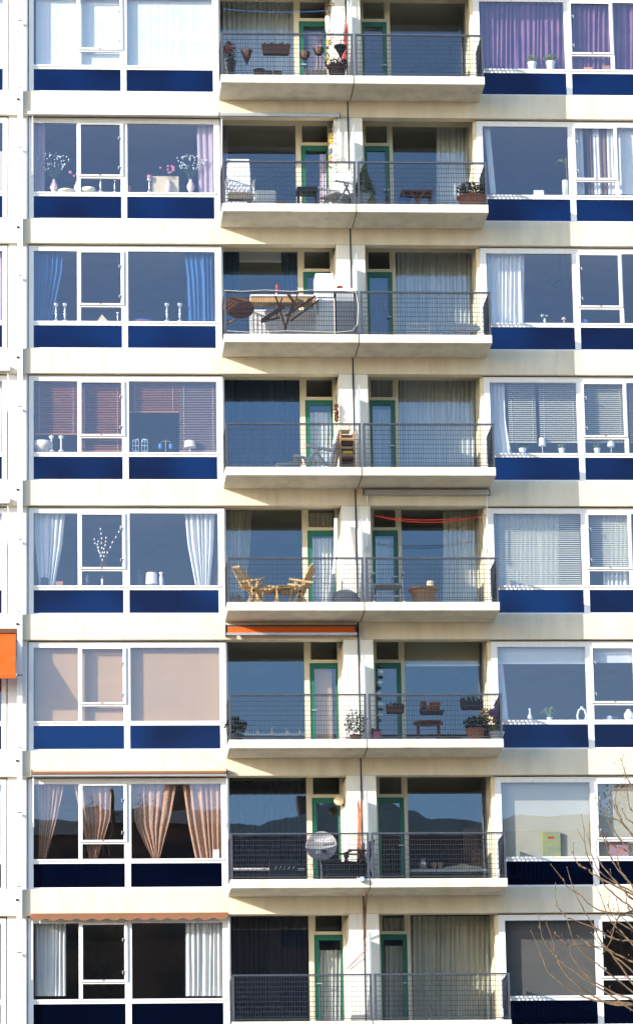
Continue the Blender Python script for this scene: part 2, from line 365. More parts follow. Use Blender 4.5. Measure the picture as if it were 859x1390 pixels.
def rail(x0, x1, k, side):
    z0, z1 = ZF(k), 32.067-H*k; yf = -1.185
    r = MB()
    r.box(x0, x1, yf-.02, yf+.02, z1-.03, z1)                      # hand rail
    r.box(x0, x1, yf-.008, yf+.008, z0+.035, z0+.05)
    for x in ((x0+.02, x1-.025)): r.box(x-.02, x+.02, yf-.018, yf+.018, z0+.01, z1-.03)
    mx = x0+.02 if side < 0 else x1-.02
    r.box(mx-.018, mx+.018, yf, -.11, z1-.03, z1-.002); r.box(mx-.016, mx+.016, -.15, -.112, z0+.35, z1-.03)
    r.box(mx-.008, mx+.008, yf, -.11, z0+.035, z0+.05)
    w = MB(); t = .0032
    n = 9
    for i in range(n):
        z = z0+.09+(z1-z0-.14)*i/(n-1)*1.0
        w.box(x0, x1, yf-.012, yf-.012+2*t, z-t*1.3, z+t*1.3); w.box(mx-.012, mx-.012+2*t, yf, -.11, z-t*1.3, z+t*1.3)
    x = x0+.05
    while x < x1-.02: w.box(x-t*.8, x+t*.8, yf-.006, yf+.020, z0+.045, z1-.03); x += .051
    y = yf+.05
    while y < -.12: w.box(mx-.006, mx+.020, y-t*.8, y+t*.8, z0+.045, z1-.03); y += .051
    return r, w
for k in range(-1, 11):
    for side, x0, x1 in ((-1, -1.762, .99), (1, 1.008, 3.722)):
        b = P('balcony', MB().box(x0, x1, -1.2, -.102, ZS(k), ZF(k)), M['slab'], bevel=.012)
        r, w = rail(x0+.01 if side < 0 else 1.03, .99 if side < 0 else 3.71, k, side)
        if side < 0: pass
        rr = P('railing', r, M['steel'], b); P('railing_mesh', w, M['darksteel'], b)
    P('loggia_floor', MB().box(-1.73, 3.66, -.1015, .149, ZS(k)+.01, ZF(k)-.004), M['slab'])
    # frosted divider between the two balconies
    d = MB().box(.972, .984, -1.12, -.088, ZF(k)+.10, ZT(k)-.40); P('divider_panel', d, M['frosted'])
    f = MB(); f.box(.966, .990, -1.13, -.088, ZT(k)-.40, ZT(k)-.375).box(.966, .990, -1.14, -1.12, ZF(k)+.002, ZT(k)-.40); P('divider_frame', f, M['alu'])

def loggia(k):
    zt, zf = ZT(k), ZF(k); Y0, Y1 = .95, 1.02; hd = zt+.488; gt = zt+.32; g = MB()
    # left home: window, mullion, door with transom light
    w = P('balcony_window', MB().box(-1.73, -.083+.12, Y0, Y1, gt, hd).box(-1.73, -1.665, Y0, Y1, zf, gt).box(-.083, .025, Y0-.01, Y1, zf, gt).box(-1.665, -.083, Y0, Y1, zf+.0, zf+.12), M['cream'])
    P('pane', MB().box(-1.665, -.083, Y0+.03, Y0+.036, zf+.12, gt), M['glassl'], w)
    t = P('transom_light', MB().box(.037, .80, Y0, Y1, gt, hd).box(.027, .055, Y0, Y1, zt-.06, gt).box(.595, .655, Y0, Y1, zt-.06, gt).box(.027, .655, Y0-.005, Y1, zt-.125, zt-.06), M['cream'])
    P('pane', MB().box(.055, .595, Y0+.03, Y0+.036, zt-.06, gt), M['glassl'], t)
    dt = zt-.127
    d = P('balcony_door', MB().box(.027, .125, Y0+.01, Y1, zf, dt).box(.56, .645, Y0+.01, Y1, zf, dt).box(.125, .56, Y0+.011, Y1, dt-.11, dt).box(.125, .56, Y0+.011, Y1, zf, zf+.12), M['green'], bevel=.004)
    P('pane', MB().box(.125, .56, Y0+.035, Y0+.041, zf+.12, dt-.11), M['glassl'], d)
    P('handle', MB().box(.06, .085, Y0-.04, Y0+.009, zf+1.0, zf+1.02).box(.055, .17, Y0-.05, Y0-.03, zf+1.0, zf+1.022), M['alu'], d)
    P('door_jamb', MB().box(.656, .80, Y0-.1, Y0+.09, zf, zt+.32).box(.60, .66, .80, .90, zf, gt+.1), M['cream'])
    # right home
    w = P('balcony_window', MB().box(1.90, 3.66, Y0, Y1, gt, hd).box(1.905, 1.978, Y0-.01, Y1, zf, gt).box(3.595, 3.66, Y0, Y1, zf, gt).box(1.978, 3.595, Y0, Y1, zf, zf+.12), M['cream'])
    P('pane', MB().box(1.978, 3.595, Y0+.03, Y0+.036, zf+.12, gt), M['glassl'], w)
    t = P('transom_light', MB().box(1.254, 1.90, Y0, Y1, gt, hd).box(1.37, 1.41, Y0, Y1, zt-.06, gt).box(1.86, 1.904, Y0, Y1, zt-.06, gt).box(1.37, 1.904, Y0-.005, Y1, zt-.125, zt-.06), M['cream'])
    P('pane', MB().box(1.41, 1.86, Y0+.03, Y0+.036, zt-.06, gt), M['glassl'], t)
    P('door_jamb', MB().box(1.254, 1.37, Y0-.02, Y0+.09, zf, gt), M['cream'])
    d = P('balcony_door', MB().box(1.372, 1.43, Y0+.01, Y1, zf, dt).box(1.815, 1.903, Y0+.01, Y1, zf, dt).box(1.43, 1.815, Y0+.011, Y1, dt-.11, dt).box(1.43, 1.815, Y0+.011, Y1, zf, zf+.12), M['green'], bevel=.004)
    P('pane', MB().box(1.43, 1.815, Y0+.035, Y0+.041, zf+.12, dt-.11), M['glassl'], d)
    P('handle', MB().box(1.85, 1.87, Y0-.04, Y0+.009, zf+1.0, zf+1.02).box(1.77, 1.875, Y0-.05, Y0-.03, zf+1.0, zf+1.022), M['alu'], d)
    # return wall of the right-hand home with a narrow side window
    s = P('side_window', MB().box(3.60, 3.659, .09, .36, zf, hd).box(3.60, 3.659, .62, .94, zf, hd).box(3.60, 3.659, .36, .62, zf, zf+.75).box(3.60, 3.659, .36, .62, gt, hd), M['cream'])
    P('pane', MB().box(3.62, 3.628, .36, .62, zf+.75, gt), M['glassl'], s)
    P('side_wall', MB().box(-1.73, -1.70, .09, .94, zf, hd), M['white'])
for k in range(-1, 11): loggia(k)

# ------------------------------------------------------------------ the block across the street (it mirrors in the lower windows)
ob = thing('apartment_building', 'dark flat-roofed block across the street seen only mirrored in the lower windows', 'apartment building', (10, -115, 0))
def Q(name, mb, m): return mb.build(name, m, ob)
Q('wall', MB().box(-60, 70, -128, -110, 0, 34.2), M['brick'])
Q('roof', MB().box(-61, 71, -129, -109.6, 34.2, 34.9), M['soffit'])
for x0, x1, h in ((-34, -27, 37.0), (2, 3, 36.8), (24.4, 31, 39.6), (52, 60, 38)): Q('rooftop_housing', MB().box(x0, x1, -122, -113, 34.9, h), M['brick'])
for x0, x1, h in ((-16, -5, 37.8), (6, 15, 37.0)): Q('gable_roof', MB().prism([(x0, 34.88), ((x0+x1)/2, h), (x1, 34.88)], -124, -112), M['soffit'])
for x0, z in ((-11.5, 38.6), (-2.2, 36.4), (8.2, 37.6), (17.5, 36.3), (18.6, 36.0)): Q('chimney', MB().box(x0, x0+.8, -119, -117.8, 34.9, z), M['brick'])
for x0, h, wh in ((-8.5, 34.6, 'leftmost'), (-1.4, 35.8, 'middle'), (21.5, 35.4, 'rightmost')):
    t_ = thing('street_tree', '%s of the three tall trees across the street mirrored in the glass' % wh, 'tree', (x0, -98, 0), 'trees across the street')
    MB().tube([(x0, -98, 0), (x0+.3, -98, 16), (x0, -98, h-2)], [.5, .35, .08], 8).build('trunk', M['bark'], t_)
    mb = MB()
    for q in range(26): a_ = random.uniform(0, 6.28); zz = random.uniform(17, h-4); mb.tube([(x0, -98, zz), (x0+math.cos(a_)*1.6, -98+math.sin(a_)*1.6, zz+1.6), (x0+math.cos(a_)*2.6*(1-(zz-17)/(h)), -98+math.sin(a_)*2.4, zz+3.6)], [.12, .07, .02], 4)
    mb.build('limbs', M['bark'], t_)
    mb = MB()
    for q in range(34): a_ = random.uniform(0, 6.28); zz = random.uniform(.45, 1)*h; rr = 3.0*math.sqrt(max(.05, 1-((zz/h-.7)/.33)**2)); mb.leaves((x0+rr*.8*math.cos(a_), -98+rr*.8*math.sin(a_), zz-1), (1.0, 1.0, 1.1), 150, .17)
    mb.build('crown', M['leafd'], t_)
mb = MB()
for i in range(24):
    for j in range(11): mb.box(-57+i*5.3, -57+i*5.3+3, -110.05, -109.98, 2+j*3, 3.5+j*3)
Q('window_band', mb, M['blk'])

# ================================================================== THINGS
def interp(pl, t):
    """pl: list of (px,py) from top to bottom; t 0..1 over py"""
    y0, y1 = pl[0][1], pl[-1][1]; y = y0+(y1-y0)*t
    for a, b in zip(pl, pl[1:]):
        if y <= b[1]+1e-6:
            u = (y-a[1])/max(1e-6, b[1]-a[1]); return a[0]+(b[0]-a[0])*u, y
    return pl[-1][0], y
def curtain(label, L, Rr, Y, m, nf=7, amp=.022, group=None, cat='curtain', name='curtain', hem=None):
    rows, per = 12, 8; nc = nf*per; mb = MB(); ph = random.uniform(0, 6); vs = []
    jit = [random.uniform(.6, 1.4) for _ in range(nf+2)]
    for i in range(rows+1):
        t = i/rows; lx, ly = interp(L, t); rx, ry = interp(Rr, t)
        a, b = at(lx, ly, Y), at(rx, ry, Y)
        for j in range(nc+1):
            u = j/nc; p = a.lerp(b, u)
            q = max(0, min(nf, j/per+.55*math.sin(u*nf*.9+ph)*u*(1-u)*2+.3*math.sin(u*nf*2.3+2*ph+t*.8)*u*(1-u)*2)); J = jit[int(q)]*(1-q % 1)+jit[int(q)+1]*(q % 1)
            w = math.sin(2*math.pi*q+ph+.5*math.sin(3*t+q))*amp*J + .3*amp*math.sin(4.1*math.pi*q+t)
            vs.append((p.x, Y+w, p.z))
    W = nc+1
    mb.add(vs, [(i*W+j, i*W+j+1, (i+1)*W+j+1, (i+1)*W+j) for i in range(rows) for j in range(nc)])
    o = mb.build(name, m, smooth=True)
    return tag(o, label, cat, group)
def rect(x0, y0, x1, y1): return [(x0, y0), (x0, y1)], [(x1, y0), (x1, y1)]
def cur(label, x0, y0, x1, y1, Y, m, nf=7, amp=.022, **k): return curtain(label, *rect(x0, y0, x1, y1), Y, m, nf, amp, **k)
def venetian(label, x0, y0, x1, y1, Y, m, pitch=.036, tilt=25, wires=True, group='slatted blinds'):
    a, b = at(x0, y0, Y), at(x1, y1, Y); r = thing('venetian_blind', label, 'blind', (a.x, Y, b.z), group)
    mb = MB(); z = b.z+.02; t = R(tilt)
    while z < a.z-.02:
        mb.add([(a.x, Y-.014*math.cos(t), z-.019*math.sin(t)), (b.x, Y-.014*math.cos(t), z-.019*math.sin(t)), (b.x, Y+.014*math.cos(t), z+.019*math.sin(t)), (a.x, Y+.014*math.cos(t), z+.019*math.sin(t))], [(0, 1, 2, 3)])
        z += pitch
    mb.build('slats', m, r)
    MB().box(a.x, b.x, Y-.018, Y+.018, a.z-.03, a.z).box(a.x, b.x, Y-.014, Y+.014, b.z, b.z+.018).build('rail', m, r)
    if wires:
        w = MB()
        for u in (.12, .88): w.box(a.x+(b.x-a.x)*u-.002, a.x+(b.x-a.x)*u+.002, Y-.020, Y-.016, b.z, a.z)
        w.build('cord', M['white'], r)
    return r
def roller(label, x0, y0, x1, y1, Y, m, group=None, bar=True):
    a, b = at(x0, y0, Y), at(x1, y1, Y); r = thing('roller_blind', label, 'blind', (a.x, Y, a.z), group)
    MB().box(a.x, b.x, Y, Y+.004, b.z+.02, a.z).build('cloth', m, r)
    if bar: MB().box(a.x, b.x, Y-.012, Y+.012, b.z-.005, b.z+.035).build('bottom_bar', M['white'], r)
    MB().tube([(a.x, Y+.02, a.z), (b.x, Y+.02, a.z)], .02, 8).build('roll', M['white'], r)
    return r
def lathe(name, label, cat, px, pyt, pyb, Y, prof, m, group=None, base=None, n=14):
    """prof: (r in px, t 0 bottom..1 top); placed by its foot and top"""
    b, t = at(px, pyb, Y), at(px, pyt, Y)
    z0 = b.z if base is None else base; h = t.z-z0
    o = MB().lathe((0, 0, 0), [(max(.0005, r/66), u*h) for r, u in prof], n).build(name, m, smooth=True)
    o.location = (b.x, Y, z0)
    return tag(o, label, cat, group)
SY = .125                                            # depth of things on the inner sills
VASE = [(2.4, 0), (3.2, .1), (5, .35), (4.8, .55), (3, .78), (1.8, .9), (2.4, 1)]
CANDLE = [(4, 0), (3.6, .06), (1.4, .14), (1.1, .35), (1.8, .42), (1.1, .5), (1.2, .8), (3.4, .9), (3.6, 1)]
POT = [(5, 0), (7.5, .9), (8, .92), (8, 1), (6.6, 1), (6.4, .8)]
def potted(label, px, ytop, ysplit, ybot, Y, wpot, wleaf, pm, lm, name='potted_plant', cat='potted plant', group=None, n=160, size=.05, base=None, kind='ball', soil=True):
    b, s_, t = at(px, ybot, Y), at(px, ysplit, Y), at(px, ytop, Y)
    z0 = b.z if base is None else base
    r = thing(name, label, cat, (b.x, Y, z0), group)
    rp = wpot/132; hp = s_.z-z0
    MB().lathe((b.x, Y, z0), [(rp*.7, 0), (rp*.95, hp*.88), (rp*1.05, hp*.9), (rp*1.05, hp), (rp*.85, hp), (rp*.8, hp*.85)], 14).build('pot', pm, r, smooth=False)
    rl = wleaf/132; mb = MB()
    if kind == 'ball': mb.leaves((b.x, Y, s_.z+(t.z-s_.z)*.5), (rl, min(rl, .28), (t.z-s_.z)*.58), n, size)
    elif kind == 'cone': mb.cone((b.x, Y, s_.z-.03), rl, t.z-s_.z, n, size)
    elif kind == 'spike':
        for i in range(n):
            a = random.uniform(0, 6.28); q = random.uniform(.45, 1); hh = (t.z-s_.z)*random.uniform(.75, 1.05)*(1.25-.5*q)
            p0 = Vector((b.x, Y, s_.z)); p1 = p0+Vector((rl*q*.5*math.cos(a), rl*q*.4*math.sin(a), hh)); p2 = p0+Vector((rl*q*math.cos(a), rl*q*.6*math.sin(a), hh*random.uniform(.3, .8)))
            mb.tube([p0, p1, p2], [.008, .012, .002], 4)
    mb.build('foliage', lm, r)
    return r
def blossom(label, px, vt, vb, spread, top, fm, vm, cat='vase of flowers', group=None, n=46, tulip=False):
    """vase px from vt (rim) to vb (foot) with a spray of small flowers reaching up to row top"""
    b, rim, t = at(px, vb, SY), at(px, vt, SY), at(px, top, SY); h = rim.z-b.z
    r = thing('flower_vase', label, cat, (b.x, SY, b.z), group)
    MB().lathe((b.x, SY, b.z), [(q/66*(h/.26), u*h) for q, u in VASE], 14).build('vase', vm, r, smooth=True)
    st = MB(); fl = MB(); lf = MB(); c0 = Vector((b.x, SY, rim.z-.01))
    for i in range(n):
        a = random.uniform(-1, 1); hh = random.uniform(.45, 1)
        p = c0+Vector((a*spread/66*hh, random.uniform(-.03, .03), (t.z-rim.z)*hh*(1-.25*abs(a))))
        if i % 2 == 0: st.tube([c0, c0.lerp(p, .5)+Vector((0, 0, .03)), p], .0022, 3)
        fl.ball(p, (.030 if tulip else .015)*random.uniform(.7, 1.2), 5)
        if i % 4 == 0: lf.leaves(c0.lerp(p, random.uniform(.2, .6)), (.03, .01, .03), 3, .06)
    st.build('stems', M['leaf'], r); fl.build('blossom', fm, r); lf.build('leaves', M['leaf'], r)
    return r
def candlestick(label, px, yt, yb, m, group='candlesticks on the inner sills', w=1.0, Y=SY):
    return lathe('candlestick', label, 'candlestick', px, yt, yb, Y, [(r*w, u) for r, u in CANDLE], m, group)
def boxthing(name, label, cat, x0, y0, x1, y1, Y, dy, m, group=None, base=None, bevel=.006):
    a, b = at(x0, y0, Y), at(x1, y1, Y); z0 = b.z if base is None else base
    o = MB().box(0, b.x-a.x, 0, dy, 0, a.z-z0).build(name, m, bevel=bevel); o.location = (a.x, Y, z0)
    return tag(o, label, cat, group)

CY1 = .19      # curtains behind the front glass
LY = 1.13      # curtains behind the loggia glass
WC = 'curtains in the front windows'; LC = 'curtains behind the balcony windows'
# ---------------- row A (topmost)
cur('sheer pearly blind drawn across the narrow left light of the topmost left window', 49, -9, 107, 93, .15, C['pearl'], 6, .0015, cat='blind', name='sheer_blind')
cur('sheer pearly blind behind the casement of the topmost left window', 108, -9, 168, 93, .15, C['pearl'], 6, .0015, cat='blind', name='sheer_blind')
cur('wide sheer pearly blind in the large light of the topmost left window', 171, -9, 293, 93, .15, C['pearl'], 10, .0015, cat='blind', name='sheer_blind')
cur('grey-white pleated curtain behind the topmost left balcony', 303, -14, 404, 104, LY, C['sheer'], 15, .03, group=LC)
cur('pale striped curtain in the glass of the topmost left green door', 418, 44, 446, 104, LY-.02, C['lilac'], 6, .02, group=LC)
cur('purple and blue curtain across the large light of the topmost right window', 651, 0, 768, 101, CY1, C['purple'], 17, .035, group=WC)
cur('purple curtain behind the casement of the topmost right window', 776, 0, 826, 101, CY1, C['purple'], 7, .035, group=WC)
cur('purple curtain at the right edge of the photo in the topmost row', 829, 0, 885, 101, CY1, C['purple'], 8, .035, group=WC)
potted('round green plant in a white pot on the topmost right sill, left of the pair', 722, 76, 85, 96, SY, 13, 19, M['white'], M['leafy'], group='green plants in white pots', n=220, size=.035)
potted('round green plant in a white pot on the topmost right sill, right of the pair', 747, 75, 84, 96, SY, 13, 22, M['white'], M['leafy'], group='green plants in white pots', n=240, size=.035)
boxthing('small_box', 'small orange box on the sill behind the topmost right casement', 'box', 792, 91, 804, 97, SY, .06, M['orange'])
boxthing('small_box', 'small brown box on the sill near the right edge in the topmost row', 'box', 817, 89, 828, 97, SY, .06, M['terracotta'])
def line_thing(name, label, cat, pts, r, m, n=4, group=None): return tag(MB().tube(pts, r, n).build(name, m), label, cat, group)
def sag(p, q, Y0, Y1, d, n=12):
    a, b = at(p[0], p[1], Y0), at(q[0], q[1], Y1)
    return [a.lerp(b, i/n)-Vector((0, 0, 4*d*(i/n)*(1-i/n))) for i in range(n+1)]
line_thing('clothesline', 'thin blue clothesline sagging across the topmost left balcony', 'clothesline', sag((303, 12), (449, 14), -.2, -.1, .06), .006, M['bluem'])
for k_, (xw, yw, lab) in enumerate(((335, 67, 'dark cone-shaped hanging basket on the topmost left railing'),)):
    a = at(335, 68, -1.16); b = at(335, 87, -1.16)
    r = thing('hanging_basket', lab, 'hanging basket', (a.x, -1.12, b.z), 'planters hung on the topmost railing')
    MB().lathe((a.x, -1.10, b.z), [(.005, 0), (.06, .13), (.125, a.z-b.z), (.10, a.z-b.z)], 10).build('basket', M['wicker'], r)
    MB().tube([(a.x-.12, -1.10, a.z), (a.x, -1.10, a.z+.12), (a.x+.12, -1.10, a.z)], .005, 4).build('hook', M['blk'], r)
def trough(label, x0, y0, x1, y1, Y, m, lm=None, group=None, n=120, hb=None):
    a, b = at(x0, y0, Y), at(x1, y1, Y); r = thing('planter_trough', label, 'planter', ((a.x+b.x)/2, Y, b.z), group)
    w = b.x-a.x; h = a.z-b.z
    MB().prism([(a.x, b.z+h), (a.x+w*.07, b.z), (b.x-w*.07, b.z), (b.x, b.z+h)], Y-.07, Y+.09).build('trough', m, r)
    if lm: MB().leaves(((a.x+b.x)/2, Y, a.z+.02), (w*.5, .09, .055 if hb is None else hb), n, .06).build('foliage', lm, r)
    return r
trough('long dark purple flower trough hung on the topmost left railing', 355, 61, 395, 74, -1.10, M['wicker'], M['leafd'], 'planters hung on the topmost railing', 60, .03)
for px, py, lab in ((413.5, 71, 'half-round wicker basket on the topmost left railing, the lower left of the pair'), (432.5, 65.5, 'half-round wicker basket on the topmost left railing, the upper right of the pair')):
    a = at(px, py, -1.12); t = MB().lathe((0, 0, -.17), [(.02, 0), (.07, .03), (.105, .09), (.115, .17), (.09, .17)], 10).build('half_basket', M['wicker']); t.location = a; tag(t, lab, 'basket', 'half-round baskets')
a = at(462, 62, -1.0)
r = thing('closed_umbrella', 'black closed umbrella hung upside down by its hook on the topmost balcony', 'umbrella', (a.x, -1.0, a.z-.3))
MB().lathe((a.x, -1.0, a.z-.30), [(.006, 0), (.05, .12), (.14, .27), (.13, .30), (.02, .30)], 10).build('canopy', M['blk'], r)
MB().tube([(a.x, -1, a.z), (a.x, -1, a.z+.10), (a.x+.03, -1, a.z+.14), (a.x+.06, -1, a.z+.10)], .008, 5).build('handle', M['blk'], r)
potted('tall plant with red flowers in a dark pot left on the topmost balcony', 311, 58, 83, 104, -.95, 20, 20, M['navy'] if 'navy' in M else M['darksteel'], M['leafd'], name='flowering_plant', n=260, size=.06, base=ZF(0))
a = at(311, 68, -.97); tag(MB().leaves(a, (.16, .1, .13), 60, .07).build('red_blossom', M['red']), 'red blossoms on the tall plant at the left end of the topmost balcony', 'flowers')
potted('dark flowering plant in a brown wicker pot by the pier on the topmost left balcony', 457, 82, 90, 105, -.75, 26, 34, M['wicker'], M['leafd'], n=240, size=.06, base=ZF(0))
for px, w, lab in ((352, 15, 'dark bowl on the floor of the topmost left balcony, largest of three'), (365, 10, 'dark bowl on the floor of the topmost left balcony, middle of three'), (377, 11, 'dark bowl on the floor of the topmost left balcony, rightmost of three')):
    a = at(px, 96 if w > 12 else 98, -.9); b = lathe('bowl', lab, 'bowl', px, 95 if w > 12 else 97.5, 104, -.9, [(w*.3, 0), (w*.5, .6), (w*.55, 1), (w*.48, 1)], M['wicker'], 'bowls on the topmost balcony floor', base=ZF(0))
tr = thing('metal_stool', 'low white slatted metal stool on the topmost left balcony', 'stool', at(428, 104, -.7))
a, b = at(412, 98, -.7), at(444, 98, -.7); zf = ZF(0)
mb = MB(); [mb.box(a.x+i*.08, a.x+i*.08+.05, -.9, -.6, a.z-.015, a.z) for i in range(6)]; mb.build('seat', M['white'], tr)
for x in (a.x+.02, b.x-.03):
    for y in (-.88, -.62): MB().box(x, x+.02, y, y+.02, zf, a.z-.015).build('leg', M['white'], tr)
# trellis vine and flower wire beside the pier
v = thing('climbing_plant', 'thin climbing vine with yellow and orange flowers beside the topmost pier', 'climbing plant', at(447, 100, -.3))
pts = [at(447+3*math.sin(i*1.3), 100-i*8.5, -.3) for i in range(14)]
MB().tube(pts, .008, 5).build('stem', M['brownwood'], v)
mb = MB(); [mb.leaves(p, (.05, .04, .06), 12, .05) for p in pts[3:]]; mb.build('foliage', M['leafd'], v)
for px, py, m in ((446, 57, M['yellow']), (444, 79, M['yellow']), (444, 90, M['orange'])): MB().leaves(at(px, py, -.35), (.06, .04, .05), 26, .05).build('blossom', m, v)
o = MB().lathe((0, 0, 0), [(.03, 0), (.05, .04), (.05, .34), (.02, .37)], 8).build('paper_lantern', M['white']); o.location = at(445, 44, -.5); tag(o, 'white tube-shaped paper lantern hanging beside the topmost pier', 'lantern')
r = thing('folded_parasol', 'folded red parasol on a white pole leaning right of the topmost pier', 'parasol', at(468, 100, -.25))
a, b, c = at(472, 0, -.2), at(469.5, 30, -.25), at(468, 104, -.3)
MB().tube([a, c], .012, 6).build('pole', M['white'], r)
MB().tube([at(470.5, 28, -.22), at(469.5, 45, -.25), at(465, 96, -.32)], [.01, .035, .05], 8).build('canopy', M['red'], r)
# ---------------- row B
for L_, R_, lab, m in (([(46, 164), (47, 262)], [(62, 164), (61, 262)], 'lilac curtain at the far left of the window with pink vases', 'lilac'),
                       ([(267, 164), (270, 262)], [(291, 164), (291, 262)], 'pink-lilac curtain at the right of the window with pink vases', 'lilac')):
    curtain(lab, L_, R_, CY1, C[m], 3, .02, group=WC)
blossom('pale pink vase of white gypsophila at the left of the second-row window', 73.5, 244, 261, 24, 204, M['white'], M['pinkvase'], group='pink vases', n=60)
blossom('pale pink vase of white gypsophila at the right of the second-row window', 259, 244, 261, 24, 206, M['white'], M['pinkvase'], group='pink vases', n=60)
blossom('pink tulips in a small pink vase beside the left white mullion of the second row', 105, 247, 261, 13, 226, M['pinkm'], M['pinkvase'], group='pink vases', n=7, tulip=True)
blossom('small pink vase of pink and white tulips before the beige box', 229, 245, 261, 14, 222, M['pinkm'], M['pinkvase'], group='pink vases', n=8, tulip=True)
boxthing('storage_box', 'beige slanted box on the second-row sill behind a small pink vase', 'box', 206, 239, 243, 262, .16, .05, M['beige'])
candlestick('knobbly glass candlestick below the second-row casement rail', 137, 240, 261, M['silver'])
candlestick('thin glass candlestick right of the knobbly one in the second row', 156, 244, 261, M['silver'], w=.5)
candlestick('glass candlestick with a pink candle left of the beige box', 203, 243, 261, M['silver'], w=.9)
lathe('candle', 'pink candle standing on the glass candlestick left of the beige box', 'candle', 203, 238, 244, SY, [(3, 0), (3, 1)], M['pinkm'])
lathe('candle', 'short bright pink candle on the second-row sill right of the middle mullion', 'candle', 175.5, 253, 261, SY, [(2.2, 0), (2.2, 1)], M['pinkm'])
lathe('dish', 'low cream dish on the second-row sill below the casement', 'dish', 120, 256, 261, SY, [(8, 0), (11, .5), (10, 1), (9, .8)], M['cylw'])
lathe('dish', 'flat cream dish on the second-row sill between vase and mullion', 'dish', 90, 258.5, 261, SY, [(9, 0), (12, .6), (11, 1)], M['cylw'])
boxthing('armchair', 'cream armchair behind the glass at the left edge of the second row', 'armchair', -14, 204, 8, 262, .3, .4, C['cream'], bevel=.06)
def awning_box(label, x0, y0, x1, y1, Y, m, arms=None, ym=None, group='closed awnings', cm=None):
    a, b = at(x0, y0, Y-.12), at(x1, y1, Y-.12); r = thing('awning', label, 'awning', ((a.x+b.x)/2, Y, b.z), group)
    h = a.z-b.z
    MB().box(a.x, b.x, Y-.12, Y, b.z+(.8 if cm and h > .2 else .3)*h, a.z).build('cassette', M['steel'] if cm and h > .2 else m, r, bevel=.012)
    MB().box(a.x, b.x, Y-(.22 if cm and h > .2 else .14), Y-(.18 if cm and h > .2 else .08), b.z, b.z+(.2 if cm else .26)*h).build('front_bar', M['alu'] if m is not M['white'] else M['white'], r)
    e = MB(); e.box(a.x-.015, a.x, Y-.13, Y, b.z, a.z+.01); e.box(b.x, b.x+.015, Y-.13, Y, b.z, a.z+.01); e.build('end_cap', M['darksteel'] if m is not M['white'] else M['white'], r)
    if cm and h > .2: MB().add([(a.x+.03, Y-.125, a.z-.04), (b.x-.03, Y-.125, a.z-.04), (b.x-.03, Y-.20, b.z+.03), (a.x+.03, Y-.20, b.z+.03), (a.x+.03, Y-.121, a.z-.05), (b.x-.03, Y-.121, a.z-.05), (b.x-.03, Y-.19, b.z+.03), (a.x+.03, Y-.19, b.z+.03)], [(0, 1, 2, 3), (7, 6, 5, 4), (0, 4, 5, 1), (3, 2, 6, 7)]).build('hanging_cloth', cm, r)
    elif cm: MB().tube([(a.x+.02, Y-.12, b.z+.45*h), (b.x-.02, Y-.12, b.z+.45*h)], h*.3, 8).build('rolled_cloth', cm, r)
    for (px, py0, py1) in arms or []:
        MB().bar(at(px, py0, Y-.04), at(px, py1, Y-.04), .022).build('arm', M['white'], r)
        MB().box(-.02, .02, -.03, .02, -.05, .05, Matrix.Translation(at(px, py1, Y-.04))).build('arm_bracket', M['alu'], r)
    return r
awning_box('closed white awning cassette above the window with pink vases', 39, 151, 296, 157, -.102, M['white'], [(44.5, 157, 236)])
awning_box('closed grey awning cassette above the second-row left balcony', 298, 152.5, 461, 158.5, -.102, M['alu'], [(301, 158, 240), (459.5, 158, 214)])
cur('lilac-grey curtain at the left end behind the second-row left balcony', 303, 168, 309, 280, LY, C['lilac'], 2, .02, group=LC)
cur('pink towel-like curtain in the second-row left green door', 434, 209, 446, 280, LY-.03, M['pinkvase'], 3, .015, group=LC)
cur('grey-white curtain at the right behind the second-row right balcony', 592, 166, 636, 280, LY, C['sheer'], 7, .03, group=LC)
